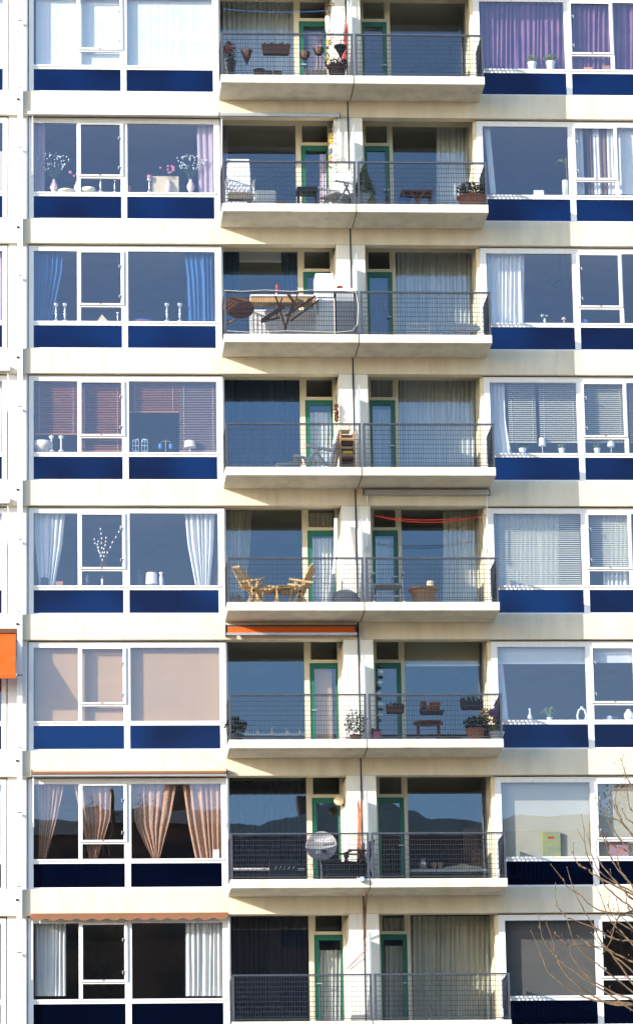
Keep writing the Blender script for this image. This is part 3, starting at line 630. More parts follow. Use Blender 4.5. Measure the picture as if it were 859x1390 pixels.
def garden_chair(label, px, ytop, Y, k, face, m, sm, w=.5, tilt=18, group='white reclining garden chairs', skirt=False):
    """moulded recliner: tall back, seat, arms, two bent side frames. face = rotation about z"""
    z0 = ZF(k); t = at(px, ytop, Y+.25); h = t.z-z0
    r = thing('garden_chair', label, 'chair', (t.x, Y, z0), group)
    T = Matrix.Translation((t.x, Y, z0)) @ Matrix.Rotation(face, 4, 'Z')
    sh = .40; bk = math.radians(tilt)
    def b2(mb, *a): mb.box(*a, T)
    mb = MB(); top = Vector((0, .20+math.tan(bk)*(h-sh), h)); lo = Vector((0, .20, sh))
    n = 7
    for i in range(n):
        u0, u1 = i/n, (i+.93)/n; p, q = lo.lerp(top, u0), lo.lerp(top, u1); ww = w*.44*(1-.25*max(0, u1-.75))
        vs = [T @ Vector((sx*ww, v.y+dy, v.z)) for v in (p, q) for sx in (-1, 1) for dy in (0, .03)]
        mb.add(vs, [(0, 2, 3, 1), (4, 5, 7, 6), (0, 4, 6, 2), (1, 3, 7, 5), (0, 1, 5, 4), (2, 6, 7, 3)])
    mb.build('backrest', m, r)
    mb = MB(); b2(mb, -w*.46, w*.46, -.28, .20, sh-.04, sh); mb.build('seat', sm, r, bevel=.01)
    for s in (-1, 1):
        x = s*w*.52; f = MB()
        f.bar(T @ Vector((x, -.32, 0)), T @ Vector((x, .05, sh+.2)), .035); f.bar(T @ Vector((x, .34, 0)), T @ Vector((x, -.05, sh+.2)), .035)
        f.build('side_frame', m, r)
        g = MB(); g.bar(T @ Vector((x, -.30, sh+.21)), T @ Vector((x, .26, sh+.24)), .055, .03); g.build('armrest', m, r)
    if skirt: mb = MB(); b2(mb, -w*.44, w*.44, -.26, .22, .05, sh-.05); mb.build('cover', sm, r, bevel=.02)
    MB().bar(T @ Vector((-w*.5, -.26, .14)), T @ Vector((w*.5, -.26, .14)), .04).build('crossbar', m, r)
    return r
garden_chair('tall white reclining garden chair facing out at the left of the second-row balcony', 324, 210, -.55, 1, 0, M['plastic'], M['plastic'], w=.55)
garden_chair('white reclining garden chair turned left beside the pier in the second row', 456, 213, -.45, 1, R(-55), M['greyl'], M['plastic'], w=.55)
boxthing('footstool', 'low white plastic footstool beside the tall white chair in the second row', 'stool', 347, 257, 375, 276, -.9, .3, M['plastic'], base=ZF(1), bevel=.04)
def table(name, label, px0, px1, ytop, Y, dy, k, top, leg, round_=False, cat='table', thick=.04, inset=.04, group=None):
    a, b = at(px0, ytop, Y), at(px1, ytop, Y); z0 = ZF(k); r = thing(name, label, cat, ((a.x+b.x)/2, Y+dy/2, z0), group)
    z = a.z
    if round_: MB().lathe(((a.x+b.x)/2, Y+dy/2, z-thick), [((b.x-a.x)/2, 0), ((b.x-a.x)/2, thick)], 18, 1, dy/(b.x-a.x)).build('tabletop', top, r)
    else: MB().box(a.x, b.x, Y, Y+dy, z-thick, z).build('tabletop', top, r, bevel=.004)
    for x in (a.x+inset, b.x-inset):
        for y in (Y+inset, Y+dy-inset): MB().bar((x, y, z0), (x, y, z-thick), .035).build('leg', leg, r)
    return r
table('side_table', 'black low side table between the two white chairs of the second row', 403, 432, 253, -.6, .4, 1, M['blk'], M['blk'], thick=.09)
g = thing('garland', 'yellow, white and blue beaded garland hanging beside the second-row pier', 'garland', at(449, 190, -.15))
for i, m in enumerate((M['leafd'], M['leafd'], M['yellow'], M['yellow'], M['white'], M['bluem'], M['yellow'], M['orange'], M['leafy'])):
    MB().leaves(at(449, 171+i*7, -.15), (.05, .04, .05), 22, .05).build('bead_cluster', m, g)
def trinket(label, px, py, m, k, Y=-1.0, r=.05): 
    o = MB().lathe((0, 0, 0), [(r, 0), (r*1.2, r*.9), (r*.7, r*1.6)], 9).build('flower_pot', m); a = at(px, py, Y); o.location = (a.x, Y, ZF(k)); o.scale.z = max(1, (a.z-ZF(k))/(r*1.6)); return tag(o, label, 'flower pot')
trinket('small orange pot by the footstool in the second row', 382, 272, M['terracotta'], 1)
trinket('small red pot at the left end of the second-row left balcony', 338, 273, M['terracotta'], 1)
potted('cone-shaped clipped conifer in a pale pot right of the second-row pier', 495, 222, 262, 277, -.75, 22, 31, M['greyl'], M['conifer'], n=1300, size=.05, base=ZF(1), kind='cone', name='potted_conifer')
potted('wide dark round bush in a pot at the right end of the second-row balcony', 640, 249, 268, 278, -.85, 40, 42, M['terracotta'], M['leafd'], n=700, size=.06, base=ZF(1), name='potted_bush')
r = table('folding_table', 'brown folding wooden table on the second-row right balcony', 545, 588, 257, -.7, .5, 1, M['brownwood'], M['brownwood'], thick=.03)
a, b = at(555, 258, -.65), at(575, 290, -.65)
MB().bar((a.x, -.66, a.z), (b.x+.05, -.6, ZF(1)), .04).bar((b.x+.05, -.66, a.z), (a.x, -.6, ZF(1)), .04).build('cross_leg', M['brownwood'], r)
lathe('bucket', 'light blue bucket under the brown folding table', 'bucket', 549, 270, 280, -.98, [(6, 0), (8, 1), (7, 1)], M['bluem'], base=ZF(1))
lathe('watering_can', 'small green watering can beside the clipped conifer', 'watering can', 505, 265, 280, -.95, [(6, 0), (6, .6), (2.5, .8), (3, 1)], M['leafy'], base=ZF(1))
lathe('clear_bottle', 'dark bottle standing by the second-row right green door', 'bottle', 525, 257, 280, -.6, [(3, 0), (3, .55), (1.2, .75), (1.2, 1)], M['darksteel'], base=ZF(1))
curtain('thin white tied curtain at the left of the second-row right window', [(656, 168), (665, 263)], [(664, 168), (673, 263)], CY1, C['white'], 3, .015, group=WC)
for x0, x1, m, lab in ((779, 790, 'white', 'narrow white drape, first behind the second-row right casement'), (795, 803, 'brown', 'brown drape, second behind the right casement'), (803, 812, 'white', 'white drape between two brown ones behind the right casement'),
                       (812, 822, 'brown', 'brown drape right of the middle white one in the second row'), (822, 834, 'white', 'slanting white drape by the right stile of the casement'), (838, 868, 'white', 'white drape at the right edge of the photo in the second row')):
    curtain(lab, [(x0, 168), (x0+3, 264)], [(x1, 168), (x1+3, 264)], CY1, C[m], 2, .02, group=WC)
r = thing('palm', 'palm with drooping blades behind the second-row right pane', 'potted palm', at(768, 262, .5)); a = at(768, 222, .5); b = at(770, 262, .5)
MB().lathe(b, [(.07, -.1), (.09, .08)], 10).build('pot', M['darksteel'], r); MB().tube([b, a], .012, 5).build('stem', M['bark'], r); mb = MB()
for i in range(15):
    t = 6.28*i/15; q = Vector((math.cos(t), .6*math.sin(t), 0)); mb.add([a, a+q*.16+Vector((.012, 0, .10)), a+q*.34+Vector((0, 0, .0-.08*(i%3))), a+q*.16+Vector((-.012, 0, .075))], [(0, 1, 2, 3)])
mb.build('blades', M['leafy'], r)
boxthing('tissue_box', 'small white box on the second-row right sill', 'box', 724, 258, 738, 266, SY, .06, M['white'])
lathe('pillar_candle', 'tall ivory pillar candle beside the mullion of the second-row right window', 'candle', 767, 245, 266, SY, [(4.2, 0), (4.2, .97), (3.8, 1)], M['cylw'])
# ---------------- row C
curtain('blue curtain gathered at the left of the third-row left window', [(46, 338), (46, 437)], [(86, 338), (84, 370), (70, 437)], CY1, C['blue'], 6, .035, group=WC)
curtain('blue curtain gathered at the right of the third-row left window', [(249, 338), (254, 380), (256, 437)], [(288, 338), (290, 437)], CY1, C['blue'], 6, .035, group=WC)
for px, lab in ((76.5, 'silver candlestick, left of the pair by the left blue curtain'), (88.5, 'silver candlestick, right of the pair by the left blue curtain'), (227, 'silver candlestick, left of the pair by the right blue curtain'), (244.5, 'silver candlestick, right of the pair by the right blue curtain')):
    candlestick(lab, px, 412, 437, M['silver'])
a = at(140, 437, SY); o = MB().prism([(-.13, 0), (-.02, .17), (.13, 0)], 0, .03).build('greeting_card', M['beige']); o.location = (a.x, SY, SILL(2)+.012); tag(o, 'propped beige card below the third-row casement', 'card')
candlestick('short silver candlestick under the third-row casement rail', 160, 424, 437, M['silver'], w=.6)
a = at(194, 432, SY); o = MB().lathe((0, 0, 0), [(.02, -.02), (.20, 0), (.17, .045), (.05, .06)], 12, 1, .35).build('folded_cloth', C['blue']); o.location = (a.x, SY+.02, SILL(2)+.035); tag(o, 'crumpled bright blue cloth on the third-row left sill', 'cloth')
o = MB().lathe((0, 0, 0), [(.02, -.02), (.12, 0), (.10, .02), (.02, .03)], 10, 1, .5).build('folded_cloth', M['red']); o.location = (a.x-.02, SY-.02, SILL(2)+.032); tag(o, 'small red cloth on top of the blue one in the third row', 'cloth')
cur('dark blue curtain behind the left end of the third-row left balcony', 303, 338, 325, 454, LY, C['navy'], 4, .03, group=LC)
cur('dark blue curtain behind the right end of the third-row left balcony window', 382, 338, 405, 454, LY, C['navy'], 4, .03, group=LC)
roller('grey roller blind half drawn behind the third-row left balcony', 325, 338, 382, 356, LY+.05, C['sheer'])
r = thing('refrigerator', 'tall white refrigerator standing on the third-row left balcony', 'refrigerator', at(441, 452, -.35))
a, b = at(428, 371, -.92), at(452.5, 371, -.92)
MB().box(a.x, b.x, -.92, -.37, ZF(2)+.03, a.z).build('cabinet', M['white'], r, bevel=.015)
MB().box(a.x+.005, b.x-.005, -.96, -.925, a.z-.52, a.z-.01).build('door', M['white'], r, bevel=.01)
MB().box(a.x+.005, b.x-.005, -.96, -.925, ZF(2)+.08, a.z-.56).build('door', M['white'], r, bevel=.01)
MB().box(a.x+.02, a.x+.04, -.99, -.96, a.z-.9, a.z-.62).build('handle', M['grey'], r)
boxthing('storage_cabinet', 'tall grey plastic cabinet with a pale lid beside the white refrigerator', 'cabinet', 456, 396, 481, 460, -.95, .45, M['grey'], base=ZF(2))
boxthing('tray', 'cream tray lying on top of the grey plastic cabinet', 'tray', 453, 391, 484, 395.5, -.98, .5, M['cylw'])
lathe('cushion', 'small red cushion on the tray above the grey cabinet', 'cushion', 461, 388.5, 391, -.8, [(3, 0), (5, .5), (3, 1)], M['red'])
mb = MB(); a, b = at(340, 420, -.45), at(427, 420, -.45)
r = thing('low_cabinet', 'row of low white cabinets with a blue-white front on the third-row left balcony', 'cabinet', ((a.x+b.x)/2, -.4, ZF(2)))
MB().box(a.x, b.x, -.45, -.03, ZF(2)+.02, a.z).build('body', M['plastic'], r, bevel=.01)
for i in range(3): x0 = a.x+.02+i*(b.x-a.x-.02)/3; MB().box(x0, x0+(b.x-a.x)/3-.03, -.465, -.45, ZF(2)+.06, a.z-.03).build('door', M['plastic'], r)
boxthing('wooden_board', 'long pale wooden board resting across the third-row left balcony', 'board', 340, 402.5, 427, 412, -.9, .25, M['plank'])
boxthing('worktop', 'thin white worktop lying on the long pale board', 'worktop', 340, 399.5, 427, 402.3, -.92, .3, M['white'])
o = MB(); c0 = at(324, 418, -1.0)
o.lathe((0, 0, 0), [(.30, 0), (.315, .012), (.30, .024)], 26, 1, 1, Matrix.Rotation(R(62), 3, 'X')); o = o.build('round_tabletop', M['brownwood']); o.location = c0; o.rotation_euler = (0, R(10), 0); tag(o, 'round brown wooden tabletop leaning at the left end of the third-row balcony', 'tabletop')
line_thing('wooden_pole', 'short orange-brown wooden pole under the leaning round tabletop', 'pole', [at(306, 440, -1.05), at(322, 433, -1.0)], .02, M['wood'])
r = thing('folded_chair', 'folded brown slatted wooden chair hanging over the third-row railing', 'chair', at(395, 430, -1.05))
def px_bar(a, b, w=.035, Y=-1.05, Y2=None): return MB().bar(at(*a, Y), at(*b, Y if Y2 is None else Y2), w, w*.7)
for a, b, w in (((355, 436), (385, 416), .07), ((354, 437), (380, 431), .04), ((390, 398), (400, 412), .05), ((386, 449), (398, 412), .045), ((374, 402), (388, 446), .035), ((397, 420), (405, 396), .03), ((383, 404), (375, 430), .035)):
    px_bar(a, b, w*1.35).build('leg', M['brownwood'], r)
px_bar((394, 436), (432, 408), .05).build('rail', M['brownwood'], r)
px_bar((388, 429), (428, 402), .05).build('rail', M['brownwood'], r)
mb = MB()
for i in range(9): u = i/8; p = at(391+38*u, 433-27*u, -1.03); q = at(387+39*u, 427-26*u, -1.03); mb.bar(p, q, .035, .012)
mb.build('slats', M['wood'], r)
lathe('parasol_stand', 'slim white stand with a red tip on the third-row left balcony', 'stand', 376, 394, 452, -.8, [(5, 0), (5, .06), (1, .08), (1, .93), (1.4, 1)], M['white'], base=ZF(2))
lathe('candle', 'red tip on the slim white stand of the third row', 'ornament', 376, 386, 394, -.8, [(1.6, 0), (1.6, .8), (.4, 1)], M['red'])
pts = [at(x, y, -1.23) for x, y in ((304, 394), (330, 395.5), (360, 393.5), (395, 395.5), (430, 393), (470, 395), (483, 397), (486, 415), (485, 440), (478, 449), (455, 451), (390, 449), (340, 451), (308, 449))]
line_thing('white_cable', 'white cable looped along the rail of the third-row left balcony', 'cable', pts, .0045, M['cylw'], 5)
cur('grey pleated net curtain across the third-row right balcony window', 537, 338, 640, 454, LY, C['sheer'], 17, .03, group=LC)
cur('dark curtain in the glass of the third-row right door', 502, 378, 526, 454, LY, C['navy'], 5, .02, group=LC)
def folded_chair(label, px0, px1, yt, k, Y=-.9, m=None):
    a, b = at(px0, yt, Y), at(px1, yt, Y); r = thing('folding_chair', label, 'chair', ((a.x+b.x)/2, Y, ZF(k)), None); m = m or M['plastic']
    f = MB(); f.bar((a.x, Y, ZF(k)), (a.x, Y, a.z), .025).bar((b.x, Y, ZF(k)), (b.x, Y, a.z), .025).bar((a.x, Y, a.z), (b.x, Y, a.z), .025).bar((a.x, Y+.3, ZF(k)), (a.x, Y+.1, a.z), .025).bar((b.x, Y+.3, ZF(k)), (b.x, Y+.1, a.z), .025)
    f.build('frame', m, r)
    mb = MB()
    for i in range(4): z = a.z-.04-i*.06; mb.box(a.x, b.x, Y-.01, Y+.005, z-.02, z)
    mb.build('slats', m, r); return r
folded_chair('low white folded chair on the third-row right balcony', 553, 582, 439, 2)
o = MB().lathe((0, 0, 0), [(.30, 0), (.32, .02), (.30, .05)], 26, 1, .8).build('round_table', M['greyl']); a = at(631, 447, -.85); o.location = a; o.rotation_euler = (R(35), 0, 0); tag(o, 'round grey tabletop lying tilted at the right end of the third row', 'tabletop')
cur('white curtain drawn at the left of the third-row right window', 659, 340, 711, 440, CY1, C['white'], 8, .03, group=WC)
blossom('small white pot of white flowers on the third-row right sill', 739, 432, 438, 7, 426, M['white'], M['white'], cat='flower pot', n=14)
lathe('ornament', 'tiny mushroom-shaped ornament on the third-row right sill', 'ornament', 765, 431, 438, SY, [(1.2, 0), (1, .6), (3.6, .65), (2, 1)], M['beige'])
lathe('bowl', 'low pale bowl behind the third-row right casement', 'bowl', 793, 435, 439, SY, [(3, 0), (5.5, 1), (5, 1)], M['bluem'])
r = thing('chandelier', 'dark chandelier hanging inside the third-row right room', 'chandelier', at(760, 400, 1.2))
c = at(760, 384, 1.2); MB().tube([c, c+Vector((0, 0, .9))], .012, 5).build('stem', M['blk'], r); mb = MB()
for i in range(6): t = i*math.pi/3; mb.tube([c, c+Vector((.14*math.cos(t), .14*math.sin(t), -.08)), c+Vector((.26*math.cos(t), .26*math.sin(t), .02))], .012, 5); mb.lathe(c+Vector((.26*math.cos(t), .26*math.sin(t), .02)), [(.02, 0), (.05, .07)], 8)
mb.build('arms', M['blk'], r)
# ---------------- row D
venetian('reddish brown slatted blind in the narrow left light of the fourth row', 47, 514, 107, 590, .17, M and C['rblind'], group='reddish slatted blinds')
venetian('reddish brown slatted blind behind the fourth-row left casement, down to the sill', 108, 514, 167, 613, .17, C['rblind'], group='reddish slatted blinds')
venetian('short reddish brown slatted blind in the large light of the fourth row', 175, 514, 243, 560, .17, C['rblind'], group='reddish slatted blinds')
venetian('mauve slatted blind at the right end of the fourth-row left window', 243, 514, 296, 613, .17, C['mblind'], group='mauve blind')
for px, m, lab in ((70.5, M['cylw'], 'chunky white candlestick with wooden top, left of the fourth-row pair'), (83.5, M['cylw'], 'chunky white candlestick with wooden top, right of the fourth-row pair')):
    candlestick(lab, px, 592, 613, m, w=1.0)
lathe('bowl', 'large pale curved bowl at the far left of the fourth-row sill', 'bowl', 58, 600, 613, SY+.02, [(7, 0), (12, .5), (13, 1), (12, 1)], M['greyl'])
for px, lab in ((184.5, 'wire candle lantern, left of the pair in the fourth row'), (196.5, 'wire candle lantern, right of the pair in the fourth row')):
    a, b = at(px-4, 597, SY-.03), at(px+4, 613, SY-.03); r = thing('candle_lantern', lab, 'lantern', ((a.x+b.x)/2, SY, b.z), 'wire lanterns'); f = MB()
    for x in (a.x, (a.x+b.x)/2, b.x):
        for y in (SY-.04, SY+.03): f.bar((x, y, b.z), (x, y, a.z), .008)
    for z in (b.z+.01, (a.z+b.z)/2, a.z): f.box(a.x, b.x, SY-.045, SY+.035, z-.006, z+.004)
    f.build('frame', M['silver'], r); mb = MB(); [mb.ball(((a.x+b.x)/2+random.uniform(-.05, .05), SY, a.z+random.uniform(-.03, .02)), .018, 5) for _ in range(9)]; mb.build('beads', M['cylw'], r)
r = thing('candle_stand', 'two-armed thin candle stand in the large fourth-row light', 'candle stand', at(225, 613, SY))
a = at(225, 613, SY); t = at(225, 597, SY)
MB().tube([a, t], .005, 4).tube([at(218, 600, SY), at(225, 598, SY), at(232, 600, SY)], .004, 4).build('stem', M['silver'], r)
for px in (218, 232): MB().lathe(at(px, 609, SY), [(.03, 0), (.04, .05), (.03, .10)], 8).build('candle_cup', M['bluem'], r)
def lamp(label, px, yt, yb, w, h=.5, sm=None, Y=SY, group='small table lamps'):
    a, t = at(px, yb, Y), at(px, yt, Y); H_ = t.z-a.z; r = thing('table_lamp', label, 'lamp', a, group)
    MB().lathe(a, [(.04, 0), (.035, .012), (.006, .02), (.006, H_*.8)], 8).build('stem', M['silver'], r)
    MB().lathe(a, [(w/132, H_*(1-h)), (w/150, H_)], 14).build('lamp_shade', sm or M['white'], r); return r
lamp('wide white table lamp before the mauve blind', 258, 599, 613, 16, .6, M['white'])
cur('dark blue-black curtains behind the fourth-row left balcony', 303, 512, 408, 634, LY, C['navy'], 14, .03, group=LC)
cur('white striped curtain in the fourth-row left green door', 420, 560, 449, 634, LY-.03, C['sheer'], 5, .02, group=LC)
cur('grey pleated net curtain across the fourth-row right balcony window', 539, 512, 644, 634, LY, C['sheer'], 16, .03, group=LC)
cur('blue-white curtain in the fourth-row right green door', 506, 556, 530, 634, LY-.03, C['sheer'], 5, .02, group=LC)
cur('narrow dark net curtain behind the fourth-row right transom', 504, 514, 532, 546, LY, C['sheer'], 5, .02, group=LC)
r = thing('bird_feeder', 'brown string of peanuts hanging beside the fourth-row pier', 'bird feeder', at(456.5, 575, -.15))
mb = MB(); [mb.ball(at(456.5+random.uniform(-2.5, 2.5), 549+random.uniform(0, 23), -.15+random.uniform(-.03, .03)), .022, 5) for _ in range(70)]; mb.build('peanuts', M['brownwood'], r)
MB().tube([at(456, 536, -.15), at(457, 590, -.15)], .008, 4).build('string', M['leaf'], r)
r = thing('folding_lounger', 'white folding lounge chair half open on the fourth-row left balcony', 'lounge chair', at(430, 632, -.6))
for a, b, w in (((415, 604), (452, 612), .05), ((414, 628), (434, 610), .045), ((398, 618), (450, 630), .045), ((452, 612), (459, 582), .05), ((449, 634), (456, 590), .05), ((375, 631), (405, 628), .05), ((400, 618), (400, 632), .03), ((428, 612), (444, 632), .035)):
    px_bar(a, b, w*1.5, -.7, -.6).build('frame_bar', M['greyl'], r)
mb = MB(); [mb.bar(at(400+i*7, 620+i*1.4, -.72), at(402+i*7, 629+i*.5, -.5), .06, .012) for i in range(7)]; mb.build('slats', M['greyl'], r)
r = thing('wooden_shelf', 'orange-brown wooden shelf crate with a white cover by the fourth-row pier', 'shelf', at(470, 632, -.7))
a, b = at(461, 585, -.75), at(481, 585, -.75); z0 = ZF(3)
MB().box(a.x, a.x+.025, -.75, -.42, z0, a.z).box(b.x-.025, b.x, -.75, -.42, z0, a.z).box(a.x, b.x, -.43, -.42, z0, a.z).build('side', M['plank'], r)
[MB().box(a.x+.025, b.x-.025, -.75, -.43, z, z+.05).build('shelf', M['plank'], r) for z in (z0+.05, z0+.34, z0+.50, z0+.68)]
MB().box(a.x+.05, b.x-.05, -.77, -.752, z0+.39, z0+.45).build('yellow_label', M['yellow'], r)
boxthing('folded_cover', 'white folded cover lying on the wooden shelf crate', 'cover', 459, 576, 476, 584.5, -.75, .3, C['cream'], bevel=.03)
line_thing('wooden_board', 'pale board leaning against the wooden shelf crate of the fourth row', 'board', [at(454, 634, -.72), at(461, 592, -.55)], .05, M['beige'], 4)
curtain('white tied curtain at the left of the fourth-row right window', [(663, 516), (664, 616)], [(684, 516), (686, 570), (694, 616)], CY1, C['white'], 4, .03, group=WC)
venetian('grey slatted blind in the large light of the fourth-row right window, left half', 688, 516, 728, 601, .17, C['gblind'], .043, 35, group='grey slatted blinds')
venetian('grey slatted blind in the large light of the fourth-row right window, right half', 730, 516, 785, 601, .17, C['gblind'], .043, 35, group='grey slatted blinds')
venetian('grey slatted blind behind the fourth-row right casement', 791, 516, 849, 601, .17, C['gblind'], .043, 35, group='grey slatted blinds')
venetian('grey slatted blind at the right edge of the photo in the fourth row', 852, 516, 905, 601, .17, C['gblind'], .043, 35, group='grey slatted blinds')
potted('bushy plant in a white pot at the left of the fourth-row right sill', 709, 602, 609, 616, SY, 11, 20, M['white'], M['leaf'], n=120, size=.04, group='plants in white pots, fourth row')
potted('yellow-green plant in a white pot right of the middle lamp in the fourth row', 762, 602, 609, 616, SY, 9, 12, M['white'], M['leafy'], n=70, size=.035, group='plants in white pots, fourth row')
potted('yellow-green plant in a white pot below the fourth-row right casement', 810, 602, 609, 616, SY, 9, 12, M['white'], M['leafy'], n=70, size=.035, group='plants in white pots, fourth row')
lamp('small white table lamp between two plants of the fourth-row right window', 736, 595, 616, 10, .5); lamp('small white table lamp below the fourth-row right casement', 829, 597, 616, 10, .5)
# ---------------- row E
curtain('white tied-back curtain at the left of the fifth-row left window', [(46, 694), (46, 730), (54, 797)], [(89, 694), (85, 740), (74, 797)], CY1, C['white'], 6, .035, group=WC)
curtain('white tied-back curtain at the right of the fifth-row left window', [(251, 694), (255, 740), (266, 797)], [(291, 694), (290, 740), (285, 797)], CY1, C['white'], 6, .035, group=WC)
r = thing('willow_branches', 'pussy willow branches in a slim glass vase behind the fifth-row casement', 'vase of branches', at(139, 795, SY))
MB().lathe(at(139, 796, SY), [(.03, 0), (.02, .05), (.025, .15)], 8).build('vase', M['silver'], r)
bm, cm = MB(), MB()
for path in ([(139, 790), (139, 760), (128, 732)], [(139, 790), (139, 750), (137, 718)], [(139, 790), (141, 755), (144, 730)], [(139, 790), (146, 750), (165, 715)], [(139, 790), (136, 755), (133, 735)]):
    bm.tube([at(x, y, SY) for x, y in path], .005, 4)
    for u in range(6): 
        t = u/5; a, b = path[1], path[2]; cm.ball(at(a[0]+(b[0]-a[0])*t+random.uniform(-1, 1), a[1]+(b[1]-a[1])*t, SY), .016, 5, 1.4)
bm.build('stems', M['brownwood'], r); cm.build('catkins', M['cylw'], r)
boxthing('photo_frame', 'small orange-pink frame on the fifth-row left sill', 'photo frame', 76, 789, 86, 797, SY, .02, M['terracotta'])
boxthing('photo_frame', 'dark frame standing against the left white curtain of the fifth row', 'photo frame', 56, 784, 66, 797, SY, .02, M['darksteel'])
lathe('figurine', 'dark blue standing figurine seen behind the fifth-row casement', 'figurine', 120, 779, 797, .26, [(5, 0), (2.5, .4), (4.5, .6), (2, .75), (2.6, .88), (.5, 1)], M['darksteel'])
lathe('figurine', 'dark blue standing figurine left of the fifth-row white lamp', 'figurine', 189, 772, 797, .26, [(5, 0), (3, .4), (5.5, .6), (2, .75), (3, .88), (.5, 1)], M['darksteel'])
lamp('squat white lamp with a broad shade on the fifth-row left sill', 206, 778, 797, 16, .8, M['white'])
lathe('bottle_vase', 'white bottle vase with a yellow top beside the squat lamp', 'vase', 219, 777, 797, SY, [(3, 0), (3, .6), (1.5, .8), (3, 1)], M['white'])
curtain('cream curtain at the left behind the fifth-row left balcony', [(306, 694), (306, 817)], [(342, 694), (338, 760), (330, 817)], LY, C['cream'], 7, .035, group=LC)
cur('short cream curtain behind the fifth-row left transom', 419, 696, 452, 722, LY, C['cream'], 6, .02, group=LC)
curtain('white curtain tied to the side in the fifth-row left door', [(424, 731), (424, 817)], [(450, 731), (449, 817)], LY-.03, C['white'], 5, .03, group=LC)
def recliner(label, pts, k, Y, m, flip=1, skew=.04):
    """slatted teak recliner with footrest, traced side-on; x offsets in metres from the origin"""
    px, ytop = pts; t = at(px, ytop, Y); z0 = ZF(k); h = t.z-z0; r = thing('wooden_recliner', label, 'chair', (t.x, Y, z0), 'teak recliners')
    X = lambda u: t.x+u*flip
    for s, y in ((0, Y-.22), (1, Y+.24)):
        f = MB()
        f.bar((X(0.02), y, z0), (X(.30), y, z0+.58), .05).bar((X(.42), y, z0), (X(.10), y, z0+.58), .05)
        f.build('leg', m, r)
        MB().bar((X(-.06), y, z0+.56), (X(.42), y, z0+.64), .075, .04).build('armrest', m, r)
    mb = MB()
    for i in range(9):
        y = Y-.22+i*.055; w_ = skew*(i-4); mb.bar((X(.16)+w_, y, z0+.40), (X(-.08)+w_, y, z0+h*(1-.04*abs(i-4)/2)), .052, .02)
    mb.build('backrest', m, r)
    mb = MB(); [mb.bar((X(.16+.065*i), Y-.2, z0+.42), (X(.16+.065*i), Y+.22, z0+.42), .06, .03) for i in range(7)]; mb.build('seat', m, r)
    mb = MB(); [mb.bar((X(.62+.065*i), Y-.2, z0+.47+.03*math.sin(i*.5)), (X(.62+.065*i), Y+.22, z0+.47+.03*math.sin(i*.5)), .06, .03) for i in range(7)]; mb.build('footrest', m, r)
    for y in (Y-.2, Y+.2): MB().bar((X(.58), y, z0+.44), (X(1.06), y, z0+.46), .03).bar((X(.66), y, z0+.44), (X(.74), y, z0), .03).bar((X(.98), y, z0+.44), (X(.92), y, z0), .03).build('footrest_leg', m, r)
    MB().box(X(.15), X(.17), Y-.215, Y+.235, z0+.36, z0+.39).build('seat_rail', m, r)
    return r
recliner('teak slatted recliner with footrest at the left of the fifth-row balcony', (329, 768), 4, -.30, M['teak'], 1)
recliner('teak slatted recliner turned the other way near the fifth-row green door', (419, 765), 4, -.25, M['teak'], -1, .016)
line_thing('folded_parasol', 'white folded parasol leaning beside the fifth-row left green door', 'parasol', [at(456, 704, -.3), at(455.5, 755, -.4), at(449, 817, -.75)], [.035, .045, .03], M['white'], 8)
line_thing('net_bag', 'blue and white striped roll standing at the foot of the folded parasol', 'roll', [at(452, 780, -.78), at(448.5, 818, -.9)], .04, M['greyl'], 8)
o = MB().lathe((0, 0, 0), [(.34, 0), (.33, .15), (.26, .30), (.14, .38), (.01, .41)], 20).build('barbecue_cover', M['grey'], smooth=True); a = at(468, 800, -.7); o.location = (a.x, -.7, ZF(4)); o.scale = (.95, .8, (a.z-ZF(4))/.41); tag(o, 'grey domed barbecue cover beside the fifth-row pier', 'barbecue cover')
awning_box('closed grey awning cassette above the fifth-row right balcony', 494, 664.5, 664, 671, -.102, M['alu'], [(498, 671, 745), (660.5, 671, 748)])
for d, lab in ((.10, 'red cord sagging highest across the fifth-row right balcony'), (.15, 'red cord sagging lowest across the fifth-row right balcony')):
    line_thing('sagging_cord', lab, 'cord', sag((508, 700), (660, 699), -.15, -.15, d), .006, M['red'], 4, group='red cords')
cur('white pleated curtain at the right behind the fifth-row right balcony', 601, 694, 650, 817, LY, C['cream'], 8, .03, group=LC)
cur('pale curtain in the fifth-row right green door', 510, 732, 533, 817, LY-.03, C['sheer'], 5, .02, group=LC)
garden_chair('low grey-white plastic chair on the fifth-row right balcony', 524, 792, -.85, 4, 0, M['greyl'], M['greyl'], w=.58, tilt=10, group='low plastic chair')
o = MB().lathe((0, 0, 0), [(.17, 0), (.22, .1), (.27, .28), (.31, .30), (.31, .34), (.27, .34)], 20).build('flower_tub', M['tan']); a = at(574, 799, -.7); o.location = (a.x, -.7, ZF(4)); o.scale.z = (a.z-ZF(4))/.34; tag(o, 'wide tan flower tub on the fifth-row right balcony', 'flower tub')
lathe('lamp_shade', 'small cream lampshade-like pot behind the wide tan tub', 'pot', 584, 789, 801, -.35, [(8, 0), (4.5, 1)], M['beige'], base=ZF(4)+.25)
venetian('fine grey blind over a net curtain in the fifth-row right window', 668, 696, 789, 797, .15, C['gblind'], .045, 40, False)
cur('grey net curtain behind the fine blind of the fifth-row right window', 676, 696, 758, 797, .26, C['sheer'], 12, .03, group=WC)
venetian('fine grey blind behind the fifth-row right casement', 800, 696, 856, 775, .15, C['gblind'], .045, 40, False)
cur('grey net curtain behind the fifth-row right casement', 818, 696, 856, 797, .26, C['sheer'], 6, .03, group=WC)
